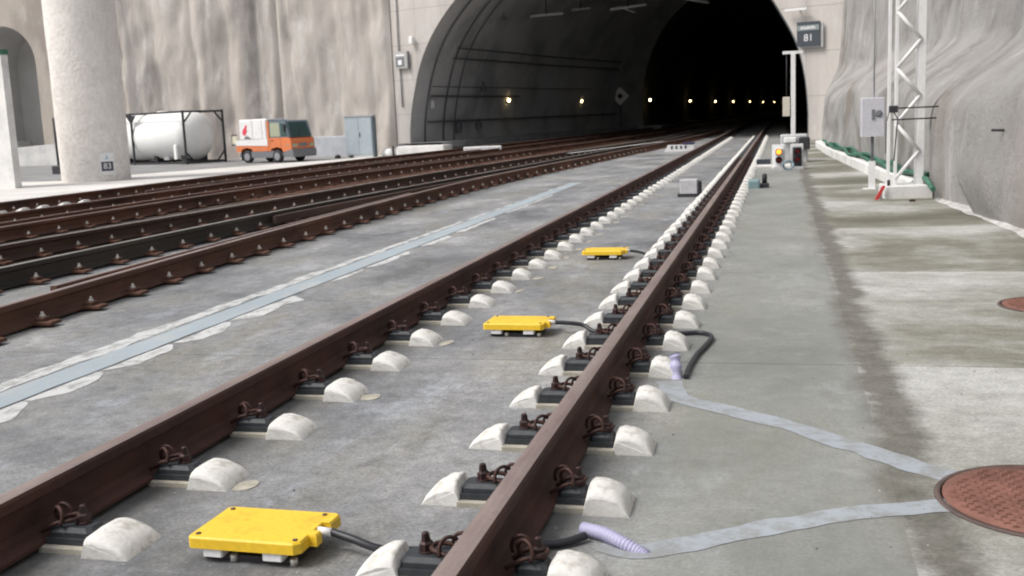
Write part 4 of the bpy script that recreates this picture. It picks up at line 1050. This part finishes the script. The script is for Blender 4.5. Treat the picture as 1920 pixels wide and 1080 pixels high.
# ---- blue and purple utility stand beside the pillar
t = thing('utility_stand', 'dark frame with a light blue drum left of the thick pillar', 'stand', (-26.15, 37.3, -.25), R(-20))
obj('frame', MB().tube([(-.45, 0, 0), (-.5, 0, 2.2)], .06, 8).tube([(-.5, 0, 2.2), (.35, 0, 2.2)], .05, 8).tube([(.35, 0, 2.2), (.35, 0, .3)], .05, 8), m_dark, t)
obj('drum', MB().lathe([(.28, .35), (.30, .4), (.30, 1.25), (.27, 1.32), (.08, 1.36)], (.15, 0, 0), 18), m_cyan, t)
obj('base', MB().box(-.45, .6, -.35, .35, 0, .33, 0, .03), m_dark, t)
obj('tool_bag', MB().box(-.3, .1, -.12, .12, 1.4, 1.75, 0, .05), base_mat('dark purple cloth', (.10, .05, .12), .8), t)
# ---- plate on the pillar
a = math.atan2(0-31.0, 1.54+20.35)+.32
px_, py_ = -20.35+1.12*math.cos(a), 31.0+1.12*math.sin(a)
t = thing('number_plate', 'small white plate with black number at the foot of the thick pillar', 'plate', (px_, py_, .22), a+math.pi/2)
obj('board', MB().box(-.24, .24, -.01, .01, -.26, .44), m_white, t)
obj('black_field', MB().box(-.19, .19, -.016, -.011, -.14, .16), m_signdk, t)
text('lettering', '83', .26, m_signlt, t, (0, -.019, .01), (R(90), 0, 0), .004)
obj('blue_emblem', MB().prism([(-.05, .24), (.05, .24), (.0, .38)], -.016, -.011), base_mat('light blue print', (.3, .5, .65), .5), t)

# ---- grit and crumbs lying on the slabs
gb = MB(); rg = random.Random(3)
for k in range(1100):
    y = 2.2+rg.random()**1.6*14
    q = rg.random()
    if q < .65: x = rg.choice((-.66, .64, .88, -.88, 1.9, -3.2, -1.85))+rg.gauss(0, .10)
    else: x = rg.uniform(-3.2, 3.4)
    if abs(abs(x)-.7535) < .08: continue
    r_ = rg.uniform(.002, .0065)
    a = rg.uniform(0, 3); ca, sa = math.cos(a)*r_, math.sin(a)*r_
    gb.add([(x+ca, y+sa, .0), (x-sa, y+ca, .0), (x-ca, y-sa, .0), (x+sa, y-ca, .0), (x+ca*.3, y+sa*.3, r_*.9)], [(0, 1, 4), (1, 2, 4), (2, 3, 4), (3, 0, 4)])
tag(obj('grit', gb, worn('mixed grit', (.05, .045, .04), (.36, .34, .31), 3, .9, 0, .4, .6)), 'fine grit and mortar crumbs scattered over the slabs', None, None, 'stuff')
